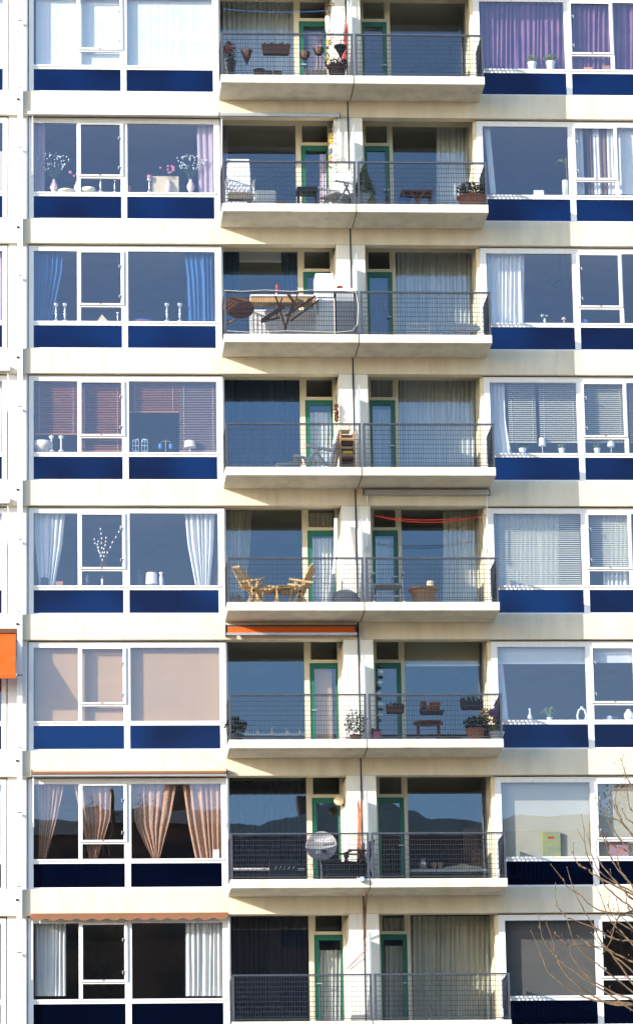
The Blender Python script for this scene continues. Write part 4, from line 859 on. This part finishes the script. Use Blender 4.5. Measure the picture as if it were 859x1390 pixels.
# ---------------- row F
for x0, x1, lab in ((48, 109, 'beige slatted blind fully down in the narrow sixth-row light'), (110, 172, 'beige slatted blind fully down behind the sixth-row casement'), (176, 303, 'wide beige slatted blind fully down in the large sixth-row light')):
    a, b = at(x0, 876, .17), at(x1, 982, .17)
    r = thing('venetian_blind', lab, 'blind', (a.x, .17, b.z), 'beige slatted blinds'); mb = MB(); z = b.z
    while z < a.z: mb.add([(a.x, .160, z), (b.x, .160, z), (b.x, .172, z+.036), (a.x, .172, z+.036)], [(0, 1, 2, 3)]); z += .034
    mb.build('slats', C['bblind'], r); MB().box(a.x, b.x, .15, .18, b.z-.01, b.z+.01).build('rail', M['white'], r)
awning_box('half-closed awning with orange cloth above the sixth-row left balcony', 307, 848, 484, 863, -.102, M['alu'], None, cm=C['awn_o'])
r = thing('orange_awning', 'orange awning let down over the window at the left edge of the sixth row', 'awning', at(10, 858, -.2))
a = at(22, 858, -.14); f = at(21.5, 921, -.62); x0 = -10.1
MB().add([(x0, -.14, a.z), (a.x, -.14, a.z), (a.x-.01, -.62, f.z+.06), (x0, -.62, f.z+.06), (x0, -.15, a.z-.006), (a.x, -.15, a.z-.006), (a.x-.01, -.625, f.z+.054), (x0, -.625, f.z+.054)], [(0, 3, 2, 1), (4, 5, 6, 7), (1, 2, 6, 5), (0, 4, 7, 3)]).build('cloth', C['awn_o'], r)
MB().box(x0, a.x, -.64, -.61, f.z, f.z+.065).build('valance', C['awn_o'], r)
MB().box(x0, a.x+.03, -.2, -.102, a.z-.03, a.z+.06).build('roller', M['brownwood'], r)
MB().bar((a.x+.01, -.12, a.z-.45), (a.x+.01, -.61, f.z+.05), .02).build('arm', M['white'], r)
for yy, lab in ((497, 'closed white awning over the left-edge window of the fourth row'), (677, 'closed white awning over the left-edge window of the fifth row')):
    awning_box(lab, -260, yy-2, 13, yy+6, -.102, M['white'], [(11, yy+5, yy+60)])
cur('pale curtain at the left edge of the photo in the third row', -20, 338, 8, 437, CY1, C['lilac'], 5, .02, group=WC)
cur('white curtain at the left edge of the photo in the fifth row', -20, 694, 8, 797, CY1, C['white'], 5, .02, group=WC)
cur('cream curtain at the left edge of the photo in the fourth row', -20, 516, 8, 613, CY1, C['cream'], 5, .02, group=WC)
roller('pale blind at the left edge of the photo in the topmost row', -80, -9, 9, 93, .16, C['pearl'], bar=False)
roller('pale blind at the left edge of the photo in the seventh row', -80, 1062, 9, 1168, .16, C['white_r'], bar=False)
boxthing('door_panel', 'peach panel behind the glass of the sixth-row left green door', 'panel', 423, 906, 452, 1010, LY, .02, M['tan'] if False else C['bblind'])
r = thing('window_ledge_planter', 'white ledge with a row of small yellow flowers behind the sixth-row left window', 'ledge', at(370, 998, 1.2))
a, b = at(328, 996, 1.2), at(414, 999, 1.2); MB().box(a.x, b.x, 1.2, 1.35, b.z, a.z).build('ledge', M['white'], r)
mb = MB()
for px in (334, 349, 369, 390, 407): mb.lathe(at(px, 996, 1.22), [(.03, 0), (.035, .05)], 8).leaves(at(px, 990, 1.22), (.04, .03, .06), 18, .04)
mb.build('flower_cup', M['yellow'], r)
potted('dark spiky plant leaning at the left end of the sixth-row balcony', 320, 975, 998, 1008, -.9, 22, 30, M['darksteel'], M['leafd'], n=260, size=.09, base=ZF(5))
potted('grey-green leafy shrub in a pot left of the sixth-row divider', 483, 965, 998, 1008, -.85, 16, 32, M['terracotta'], M['leafb'], n=420, size=.055, base=ZF(5), name='potted_shrub')
roller('cream roller blind at the top of the sixth-row right balcony window', 549, 870, 651, 904, LY, C['roller'])
r = thing('ribbon_windsock', 'dark blue and white striped hanging spiral right of the sixth-row pier', 'windsock', at(514, 940, .3))
for i in range(11): MB().lathe(at(515+1.5*math.sin(i), 905+i*7.3, .3), [(.012, -.03), (.05, -.02), (.055, .02), (.012, .04)], 8).build('ring', M['darksteel'] if i % 2 == 0 else M['white'], r)
trough('dark planter trough hung in front of the sixth-row right green door', 523, 959, 549, 968, -1.0, M['wicker'], M['leafd'], 'dark troughs of the sixth row', 90)
trough('dark planter trough with trailing plants at the right of the sixth-row railing', 624, 952, 656, 963, -1.0, M['blk'], M['leafd'], 'dark troughs of the sixth row', 170, .08)
trough('dark shelf tray carrying pots on the sixth-row right railing', 569, 964, 603, 970, -1.02, M['blk'], None, 'dark troughs of the sixth row')
lathe('flower_pot', 'terracotta pot, larger one on the dark shelf tray', 'flower pot', 590, 954, 964, -1.02, [(5.5, 0), (7.5, .85), (8, .86), (8, 1), (6, 1)], M['terracotta'])
lathe('flower_pot', 'small brown pot at the left of the dark shelf tray', 'flower pot', 574, 953, 964, -1.02, [(3.5, 0), (4.5, 1), (4, 1)], M['brownwood'])
lathe('flower_pot', 'small terracotta pot between the two others on the dark shelf tray', 'flower pot', 582, 957, 964, -.98, [(3, 0), (4, 1), (3.5, 1)], M['tan'])
table('round_stool_table', 'round brown wooden table on the sixth-row right balcony', 562, 603, 977, -.75, .5, 5, M['brownwood'], M['brownwood'], True, inset=.10)
lathe('flower_pot', 'magenta pot at the left of the sixth-row right balcony', 'flower pot', 509, 994, 1006, -1.0, [(7, 0), (9, 1), (8, 1)], M['pinkm'], base=ZF(5))
a = at(509, 992, -1.0); tag(MB().leaves(a, (.13, .1, .06), 90, .05).build('trailing_plant', M['leafd']), 'dark leaves trailing from the magenta pot', 'plant')
potted('dark bushy plant in a terracotta pot at the right of the sixth-row balcony', 645, 974, 990, 1006, -.95, 26, 34, M['terracotta'], M['leafd'], n=420, size=.06, base=ZF(5))
potted('reddish-brown leaning plant behind the terracotta pot in the sixth row', 662, 962, 985, 1006, -.7, 18, 26, M['brownwood'], M['wood'], n=260, size=.06, base=ZF(5))
o = MB().ball((0, 0, 0), .085, 10).build('ornament_ball', M['purple'], smooth=True); o.location = at(669, 968, -.8); tag(o, 'shiny purple garden ball at the right end of the sixth row', 'ornament')
potted('small green and white plant in a pale pot at the sixth-row balcony corner', 674, 985, 994, 1006, -1.0, 20, 22, M['greyl'], M['leafy'], n=120, size=.05, base=ZF(5))
roller('white roller blind with a pale bar in the large sixth-row right light', 672, 872, 797, 901, .16, C['white_r']); roller('white roller blind behind the sixth-row right casement', 805, 872, 862, 901, .16, C['white_r'], bar=False)
curtain('narrow white curtain at the left edge of the sixth-row right window', [(673, 901), (675, 981)], [(682, 901), (690, 981)], CY1, C['white'], 3, .015, group=WC)
lathe('vase', 'slim pale vase on the sixth-row right sill', 'vase', 719, 962, 978, SY, [(3, 0), (3.4, .3), (1.2, .6), (1.1, .85), (1.8, 1)], M['white'])
potted('spider plant with arching yellow-green blades on the sixth-row right sill', 745.5, 958, 974, 978, SY, 8, 27, M['white'], M['leafy'], kind='spike', n=34)
r = thing('table_mirror', 'white ornate frame standing on the sixth-row right sill', 'mirror', at(789, 978, SY))
pts = [at(x, y, SY) for x, y in ((784, 978), (783, 971), (785, 964), (789, 961.5), (793, 964), (795, 971), (794, 978))]; MB().tube(pts, .022, 6).build('frame', M['white'], r)
MB().ball(at(789, 960.5, SY), .028, 6).build('finial', M['white'], r)
lathe('round_vase', 'round white vase at the right edge of the sixth-row sill', 'vase', 853, 963, 979, SY, [(3, 0), (6.5, .3), (6.5, .6), (3, .9), (2.5, 1)], M['white'])
r = thing('table_clock', 'round clock backed by a dark painted roof reflection on the sixth-row sill below the casement', 'clock', at(827, 978, SY))
a = at(827, 978, SY); MB().prism([(a.x+.22*math.cos(t), a.z+.11*math.sin(t)) for t in [math.pi*i/12 for i in range(13)]], SY+.03, SY+.06).build('body', M['darksteel'], r)  # dark dome is a roof reflection built as a solid shape
MB().lathe((a.x, SY+.02, a.z+.055), [(.05, -.012), (.05, .012)], 16, T=Matrix.Rotation(R(90), 3, 'X')).build('face', M['silver'], r)
# ---------------- row G
awning_box('closed faded brown awning above the seventh-row left window', 44, 1045, 308, 1053, -.102, M['beige'], [(45.5, 1053, 1120), (308, 1053, 1120)], cm=C['awn_b'])
for L_, R_, lab in (([(50, 1062), (54, 1110), (53, 1168)], [(88, 1062), (78, 1110), (62, 1168)], 'copper curtain tied narrow at the far left of the seventh row'),
                    ([(100, 1062), (108, 1100), (122, 1168)], [(152, 1062), (150, 1110), (132, 1168)], 'copper curtain gathered to a point behind the seventh-row casement'),
                    ([(178, 1062), (184, 1120), (208, 1168)], [(240, 1062), (232, 1110), (216, 1168)], 'copper curtain gathered to a point in the large seventh-row light'),
                    ([(248, 1062), (256, 1120), (266, 1168)], [(302, 1062), (302, 1110), (301, 1168)], 'wide copper curtain at the right of the seventh-row left window')):
    curtain(lab, L_, R_, CY1-.02, C['copper'], 6, .03, group='copper curtains')
boxthing('candle', 'cream block candle at the right end of the seventh-row sill', 'candle', 289, 1153, 298, 1168, SY, .06, M['cylw'])
cur('dark grey curtains behind the seventh-row left balcony', 312, 1060, 416, 1196, LY, C['dark'], 13, .03, group=LC)
dish = at(436.5, 1150, -.75)
r = thing('satellite_dish', 'grey satellite dish with white lettering on the seventh-row left balcony', 'satellite dish', (dish.x, -.75, ZF(6)))
T3 = Matrix.Rotation(R(78), 3, 'X') @ Matrix.Identity(3); T3 = Matrix.Rotation(R(-8), 3, 'Z') @ T3
mb = MB(); prof = [(.0005, .0)]+[(.305*i/8, .07*(i/8)**2) for i in range(1, 9)]+[(.312, .07), (.305, .055)]+[(.305*i/8, .07*(i/8)**2-.012) for i in range(7, 0, -1)]+[(.0005, -.012)]
mb.lathe((0, 0, 0), prof, 32, 1.0, 1.0, T3); o = mb.build('reflector', M['dish'], r, smooth=True); o.location = dish - r.location; o.data.transform(Matrix.Translation(r.location))
tx = bpy.data.curves.new('lettering', 'FONT'); tx.body = 'HASNES'; tx.size = .085; tx.extrude = .003; tx.align_x = 'CENTER'; tx.offset = .002
to = bpy.data.objects.new('lettering_tmp', tx); COL.objects.link(to)
dg = bpy.context.evaluated_depsgraph_get(); me = bpy.data.meshes.new_from_object(to.evaluated_get(dg)); bpy.data.objects.remove(to)
me.materials.clear(); me.materials.append(M['white']); lo = bpy.data.objects.new('lettering', me); COL.objects.link(lo); lo.parent = r
lo.rotation_euler = (R(78), 0, R(-8)); lo.location = at(437.5, 1142.5, -.885)-r.location
mb = MB(); p = at(432, 1158, -1.0)
MB().bar(dish+Vector((0, .05, -.25)), p+Vector((0, -.02, -.08)), .03).build('lnb_arm', M['greyl'], r)
MB().box(-.05, .05, -.04, .04, -.035, .035, Matrix.Translation(p+Vector((0, -.06, .0)))).build('receiver', M['white'], r, bevel=.012)
MB().tube([(dish.x, -.66, ZF(6)), (dish.x, -.66, dish.z)], .025, 8).build('mast', M['greyl'], r)
lathe('green_bottle', 'green plastic bottle standing in front of the satellite dish', 'bottle', 428, 1168, 1200, -1.05, [(2.4, 0), (2.6, .7), (1.2, .85), (1.2, 1)], M['leafy'] if False else mat('bottle_green', (.05, .38, .2), .4), base=ZF(6))
boxthing('crate', 'black crate with white slanted marks on the seventh-row left balcony', 'crate', 366, 1168, 404, 1200, -.85, .35, M['blk'], base=ZF(6))
mb = MB(); [mb.bar(at(373+i*6, 1180, -.86), at(375.5+i*6, 1176, -.86), .018, .01) for i in range(5)]; tag(mb.build('white_clips', M['white']), 'row of small white clips on the front of the black crate', 'clips')
r = thing('white_pipe', 'white pipe lying along the seventh-row left balcony', 'pipe', at(340, 1180, -.6)); MB().tube([at(317, 1180, -.6), at(413, 1180, -.6)], .028, 8).build('tube', M['plastic'], r); MB().lathe(at(358, 1180, -.6), [(.036, -.03), (.036, .03)], 8, T=Matrix.Rotation(R(90), 3, 'Y')).build('coupling', M['grey'], r)
for px, f, lab in ((452, .5, 'black garden chair with low back beside the satellite dish'), (478, -.6, 'black chair with a tall sloping back by the seventh-row pier')):
    garden_chair(lab, px, 1167 if px < 460 else 1143, -.6, 6, R(-60) if px > 460 else R(10), M['blk'], M['blk'], w=.5, group='black balcony chairs', skirt=True)
r = thing('globe_lamp', 'round glass globe lamp on a bracket beside the seventh-row door', 'wall lamp', at(460, 1085, .3))
MB().ball(at(460, 1086.5, .3), .105, 12).build('globe', M['beige'], r, smooth=True); MB().bar(at(460, 1092, .35), at(466, 1092, .9), .03).build('bracket', M['darksteel'], r)
r = thing('brushwood_bundle', 'tall orange-brown bundle of brushwood leaning by the seventh-row divider', 'bundle of sticks', at(487, 1195, -.5)); mb = MB()
for i in range(34): mb.tube([at(486+random.uniform(-4, 4), 1196, -.55), at(487+random.uniform(-2, 3), 1130, -.45), at(487+random.uniform(-3, 5), random.uniform(1080, 1105), -.35)], [.011, .009, .003], 4)
mb.build('sticks', M['terracotta'], r)
r = thing('camera_lamp', 'small white clamp lamp fixed to the seventh-row slab edge at the joint', 'clamp lamp', at(490, 1194, -1.25)); MB().lathe(at(491, 1194, -1.26), [(.05, -.04), (.06, 0), (.05, .04)], 12, T=Matrix.Rotation(R(80), 3, 'X')).build('head', M['silver'], r); MB().bar(at(484, 1192, -1.23), at(491, 1194, -1.24), .03).build('arm', M['silver'], r)
r = thing('table_items', 'white ledge behind the seventh-row right balcony glass', 'ledge', at(600, 1182, 1.2)); a, b = at(556, 1180, 1.2), at(662, 1183, 1.2); MB().box(a.x, b.x, 1.2, 1.5, b.z, a.z).build('ledge', M['white'], r)
lathe('glass_jar', 'clear jar on the ledge behind the seventh-row right balcony', 'jar', 574, 1165, 1180, 1.3, [(5, 0), (5.5, .6), (3, .8), (3.4, 1)], M['silver'])
for px, lab in ((589, 'small tan pot, left of two on the seventh-row ledge'), (597, 'small tan pot, right of two on the seventh-row ledge')): lathe('flower_pot', lab, 'flower pot', px, 1171, 1180, 1.3, [(3, 0), (4, 1), (3.5, 1)], M['tan'])
a = at(628, 1180, 1.3); o = MB().lathe((0, 0, 0), [(.42, 0), (.38, .05), (.15, .08), (.02, .12)], 16, 1, .3).build('folded_cloth', C['cream']); o.location = a; tag(o, 'crumpled cream cloth on the seventh-row ledge', 'cloth')
boxthing('bookcase', 'brown wooden cupboard inside the seventh-row right room', 'cupboard', 628, 1124, 650, 1200, 1.9, .4, M['brownwood'], base=ZF(6))
boxthing('chair_back', 'dark red-brown chair back inside the seventh-row right room', 'chair', 638, 1152, 662, 1184, 1.55, .1, M['brownwood'], base=ZF(6), bevel=.05)
potted('straggly bare plant in a pot by the seventh-row right green door', 532, 1150, 1188, 1198, -.4, 18, 20, M['darksteel'], M['leafd'], n=30, size=.06, base=ZF(6), kind='spike')
roller('cream roller blind fully down in the large seventh-row right light', 680, 1058, 803, 1170, .17, C['roller'], bar=False, group='cream roller blinds'); roller('cream roller blind behind the seventh-row right casement', 810, 1058, 872, 1170, .17, C['roller'], bar=False, group='cream roller blinds')
r = thing('tin_box', 'yellow-green checked tin standing on the seventh-row right sill', 'tin', at(748, 1163, SY)); a, b = at(735, 1129, .08), at(761, 1164, .08)
MB().box(a.x, b.x, .08, .14, b.z, a.z).build('body', mat('checked_tin', (.42, .42, .10), .4, col2=(.30, .33, .22), scale=9, var=.3), r, bevel=.006)
mb = MB(); [mb.box(a.x-.002, b.x+.002, .076, .142, b.z+u*(a.z-b.z)-.006, b.z+u*(a.z-b.z)+.006) for u in (.16, .42, .70, .97)]; [mb.box(a.x+v*(b.x-a.x)-.004, a.x+v*(b.x-a.x)+.004, .077, .08, b.z, a.z) for v in (.25, .5, .75)]; mb.build('stripe', M['grey'], r)
MB().box(a.x+.12, a.x+.24, .074, .08, a.z-.14, a.z-.10).build('label_spot', M['red'], r)
r = thing('picture', 'orange and mauve abstract picture behind the seventh-row right casement', 'picture', at(838, 1155, SY)); a, b = at(826, 1143, .10), at(853, 1164, .10)
MB().box(a.x, b.x, .10, .12, b.z, a.z).build('canvas', mat('painted_canvas', (.55, .16, .05), .6, col2=(.30, .28, .42), scale=12, var=.3), r)
# ---------------- row H
r = thing('awning', 'faded brown scalloped awning valance above the lowest left window', 'awning', at(175, 1245, -.2), 'closed awnings')
a, b = at(42, 1240, -.2), at(310, 1247, -.2)
MB().box(a.x, b.x, -.22, -.105, b.z+.02, a.z).build('cassette', C['awn_b'], r, bevel=.02)
mb = MB(); n = 13; w = (b.x-a.x)/n; poly = [(a.x, b.z+.05)]
for i in range(n):
    for j in range(1, 9): poly.append((a.x+w*(i+j/9), b.z+.03-.055*math.sin(math.pi*j/9)))
poly.append((b.x, b.z+.05))
for (p, q) in zip(poly, poly[1:]):
    if p[0] != q[0]: mb.add([(p[0], -.225, b.z+.06), (q[0], -.225, b.z+.06), (q[0], -.23, q[1]), (p[0], -.23, p[1])], [(0, 1, 2, 3)])
mb.build('scalloped_valance', C['awn_b'], r)
for px in (44, 311): MB().bar(at(px, 1250, -.12), at(px, 1330, -.12), .022).build('arm', M['white'], r)
cur('white pleated curtain at the left of the lowest left window', 48, 1250, 90, 1352, CY1, C['white'], 7, .03, group=WC)
cur('white pleated curtain at the right of the lowest left window', 252, 1250, 306, 1352, CY1, C['white'], 8, .03, group=WC)
cur('dark curtains behind the lowest left balcony', 314, 1244, 420, 1385, LY, C['dark'], 14, .03, group=LC)
cur('grey curtain in the lowest left green door', 428, 1290, 462, 1385, LY-.03, C['sheer'], 6, .02, group=LC)
cur('cream pleated curtain across the lowest right balcony window', 557, 1244, 666, 1385, LY, C['cream'], 14, .035, group=LC)
cur('cream curtain in the lowest right green door', 522, 1284, 548, 1385, LY-.03, C['cream'], 5, .02, group=LC)
cur('cream curtain behind the lowest right transom', 520, 1246, 550, 1268, LY, C['cream'], 5, .02, group=LC)
roller('dark grey sheet standing in for the dim room in the lowest right window', 684, 1244, 808, 1352, .2, C['dim_room'], bar=False, group='lowest row dim room')  # darkness of the room put into the colour of this sheet
line_thing('black_cable', 'dark cable hanging from the slab joint in front of the lowest pier', 'cable', [at(497, 1212, -1.15), at(496, 1230, -.6), at(494, 1275, -.12), at(499, 1288, -.3)], .022, M['brownwood'], 6)
line_thing('stay_rod', 'thin rusty rod slanting down left in front of the lowest pier', 'rod', [at(500, 1286, -.3), at(486, 1300, -.14), at(470, 1316, -.12)], .012, M['brownwood'], 5)
pts = []
# lower lived-in rows out of the frame keep plain curtains
for k in (8, 9, 10):
    for xa, xb, m, nm in ((-5.6, -4.6, 'white', 'left'), (3.8, 4.9, 'cream', 'right')):
        p = []
        mb = MB(); vs = []; N = 48
        for z in (ZT(k), SILL(k)):
            for j in range(N+1): vs.append((xa+(xb-xa)*j/N, .19+.03*math.sin(j*.9), z))
        mb.add(vs, [(j, j+1, N+2+j, N+1+j) for j in range(N)]); tag(mb.build('curtain', C[m], smooth=True), 'plain %s curtain in the %s window %s rows below the lowest one shown' % (m, nm, ('one', 'two', 'three')[k-8]), 'curtain', WC)

# ------------------------------------------------------------------ bare tree at the lower right, standing on the verge
TY = -24.0
def tp(cx, cy_, Y): return at(690+cx/4.793, 1020+cy_/4.793, Y)
tree = thing('bare_tree', 'leafless tree whose thin brown twigs reach in at the lower right', 'tree', (0, 0, 0))
base = at(905, 1500, TY); hub = at(900, 1400, TY); tree.location = (base.x+.6, TY, 0)
rng = random.Random(11)
tr_ = MB(); tr_.tube([(base.x+.6, TY, 0), (base.x+.62, TY+.05, 1.5), (base.x+.5, TY, 4.0), (base.x+.42, TY+.02, 6.2)], [.17, .13, .11, .09], 12); tr_.build('trunk', M['bark'], tree)
fork = Vector((base.x+.42, TY+.02, 6.2))
paths = [
 [(730, 45), (765, 170), (810, 240), (900, 420)], [(755, 130), (780, 340), (810, 400), (880, 560)], [(660, 260), (690, 370), (740, 460), (810, 560), (900, 700)],
 [(555, 295), (590, 370), (660, 420), (740, 470), (850, 600)], [(630, 370), (640, 440), (700, 540), (810, 680), (900, 860)], [(580, 485), (620, 570), (700, 620), (810, 670), (900, 780)],
 [(490, 500), (495, 600), (520, 700), (570, 800), (640, 890), (720, 960), (810, 1030), (900, 1130)], [(525, 475), (525, 600), (550, 700), (600, 790), (700, 860), (810, 920), (900, 1030)],
 [(410, 655), (460, 740), (520, 770), (570, 810)], [(355, 830), (380, 880), (470, 940), (560, 1020), (700, 1060), (810, 1080), (900, 1180)],
 [(305, 880), (310, 980), (350, 1050), (400, 1090), (560, 1150), (690, 1220), (810, 1240), (900, 1330)], [(395, 815), (430, 910), (480, 1020), (560, 1150), (600, 1240), (680, 1330), (800, 1500)],
 [(570, 590), (575, 680), (620, 760), (700, 850), (800, 960)], [(595, 925), (620, 1010), (660, 1100), (740, 1180), (850, 1300)],
 [(195, 1140), (240, 1250), (310, 1340), (420, 1430), (620, 1560), (850, 1700)], [(240, 1100), (290, 1240), (310, 1340), (400, 1480), (650, 1640)],
 [(390, 1130), (430, 1250), (520, 1340), (660, 1450), (850, 1600)], [(305, 1180), (370, 1250), (460, 1260), (600, 1270), (720, 1330), (860, 1420)],
 [(630, 560), (640, 620), (690, 740), (810, 880)], [(700, 640), (720, 760), (790, 860), (860, 1000)], [(700, 265), (692, 330), (735, 450)], [(735, 370), (760, 430), (810, 470)],
 [(390, 1230), (410, 1330), (500, 1450), (700, 1580)], [(450, 1200), (500, 1240), (600, 1290)], [(195, 1270), (215, 1340), (300, 1480), (560, 1620)], [(540, 1180), (600, 1260), (700, 1340), (850, 1480)],
 [(700, 950), (720, 1050), (790, 1130), (870, 1230)], [(760, 900), (770, 1000), (830, 1090)], [(600, 1330), (660, 1240), (690, 1130), (740, 1060)], [(640, 1000), (700, 1100), (830, 1180)],
]
nodes = [tp(900, 700, TY-.3), tp(930, 1000, TY+.2), tp(930, 1300, TY), tp(950, 1640, TY-.1)]
for i, nd in enumerate(nodes):
    MB().tube([nd, nd.lerp(fork, .35)+Vector((.25, 0, -.1)), nd.lerp(fork, .7)+Vector((.3, 0, -.15)), fork], [.022, .035, .05, .07], 8).build('limb', M['bark'], tree)
for pth in paths:
    dy = rng.uniform(-.5, .5); P3 = [tp(x, y, TY+dy) for x, y in pth]
    nd = min(nodes, key=lambda q: (q-P3[-1]).length if q.z < P3[-1].z+.3 else 99)
    long_ = len(pth) > 3
    if long_: P3.append(nd)
    # smooth
    sm = []
    for j in range(len(P3)-1):
        a, b = P3[j], P3[j+1]; a0 = P3[max(0, j-1)]; b1 = P3[min(len(P3)-1, j+2)]
        for u in range(5):
            t = u/5; sm.append(.5*((2*a)+(-a0+b)*t+(2*a0-5*a+4*b-b1)*t*t+(-a0+3*a-3*b+b1)*t**3)+Vector((rng.gauss(0, .004), rng.gauss(0, .01), rng.gauss(0, .004))))
    sm.append(P3[-1]); n_ = len(sm)
    mb = MB(); mb.tube(sm, [.0035+.0135*(j/(n_-1))**.9*(1 if long_ else .6) for j in range(n_)], 5)
    for j in range(1, n_-2, 4):                                   # buds and short side shoots
        mb.ball(sm[j], .009, 4, 1.6)
        if rng.random() < .5:
            d = (sm[j]-sm[j+2]).normalized(); q = sm[j]+(d+Vector((rng.uniform(-.7, .7), rng.uniform(-.6, .6), .35)))*rng.uniform(.06, .2)
            mb.tube([sm[j], q], [.005, .0025], 4); mb.ball(q, .007, 4, 1.6)
    mb.ball(sm[0], .008, 4, 1.8)
    mb.build('branch', M['bark'], tree)
# the rest of its crown, outside the frame
for i in range(26):
    a = rng.uniform(-1.1, 1.3); s0 = fork+Vector((.2, 0, -.1)); L = rng.uniform(2, 4.6); az = rng.uniform(-.6, .6)
    d = Vector((abs(math.sin(a))*rng.choice((1, 1, .3))+.25, math.sin(az*3)*.7, 1.0)).normalized()
    p1 = s0+d*L*.45; p2 = p1+(d+Vector((rng.uniform(0, .5), rng.uniform(-.4, .4), .3))).normalized()*L*.5
    mb = MB(); mb.tube([s0, p1, p2], [.045, .022, .004], 6)
    for j in range(7):
        t = rng.uniform(.3, 1); q = s0.lerp(p1, t) if rng.random() < .5 else p1.lerp(p2, t)
        e = q+Vector((rng.uniform(-.1, .9), rng.uniform(-.7, .7), rng.uniform(.4, 1.1)))*rng.uniform(.4, .9); mb.tube([q, q.lerp(e, .5)+Vector((.05, .03, .02)), e], [.012, .007, .003], 4)
    mb.build('branch', M['bark'], tree)
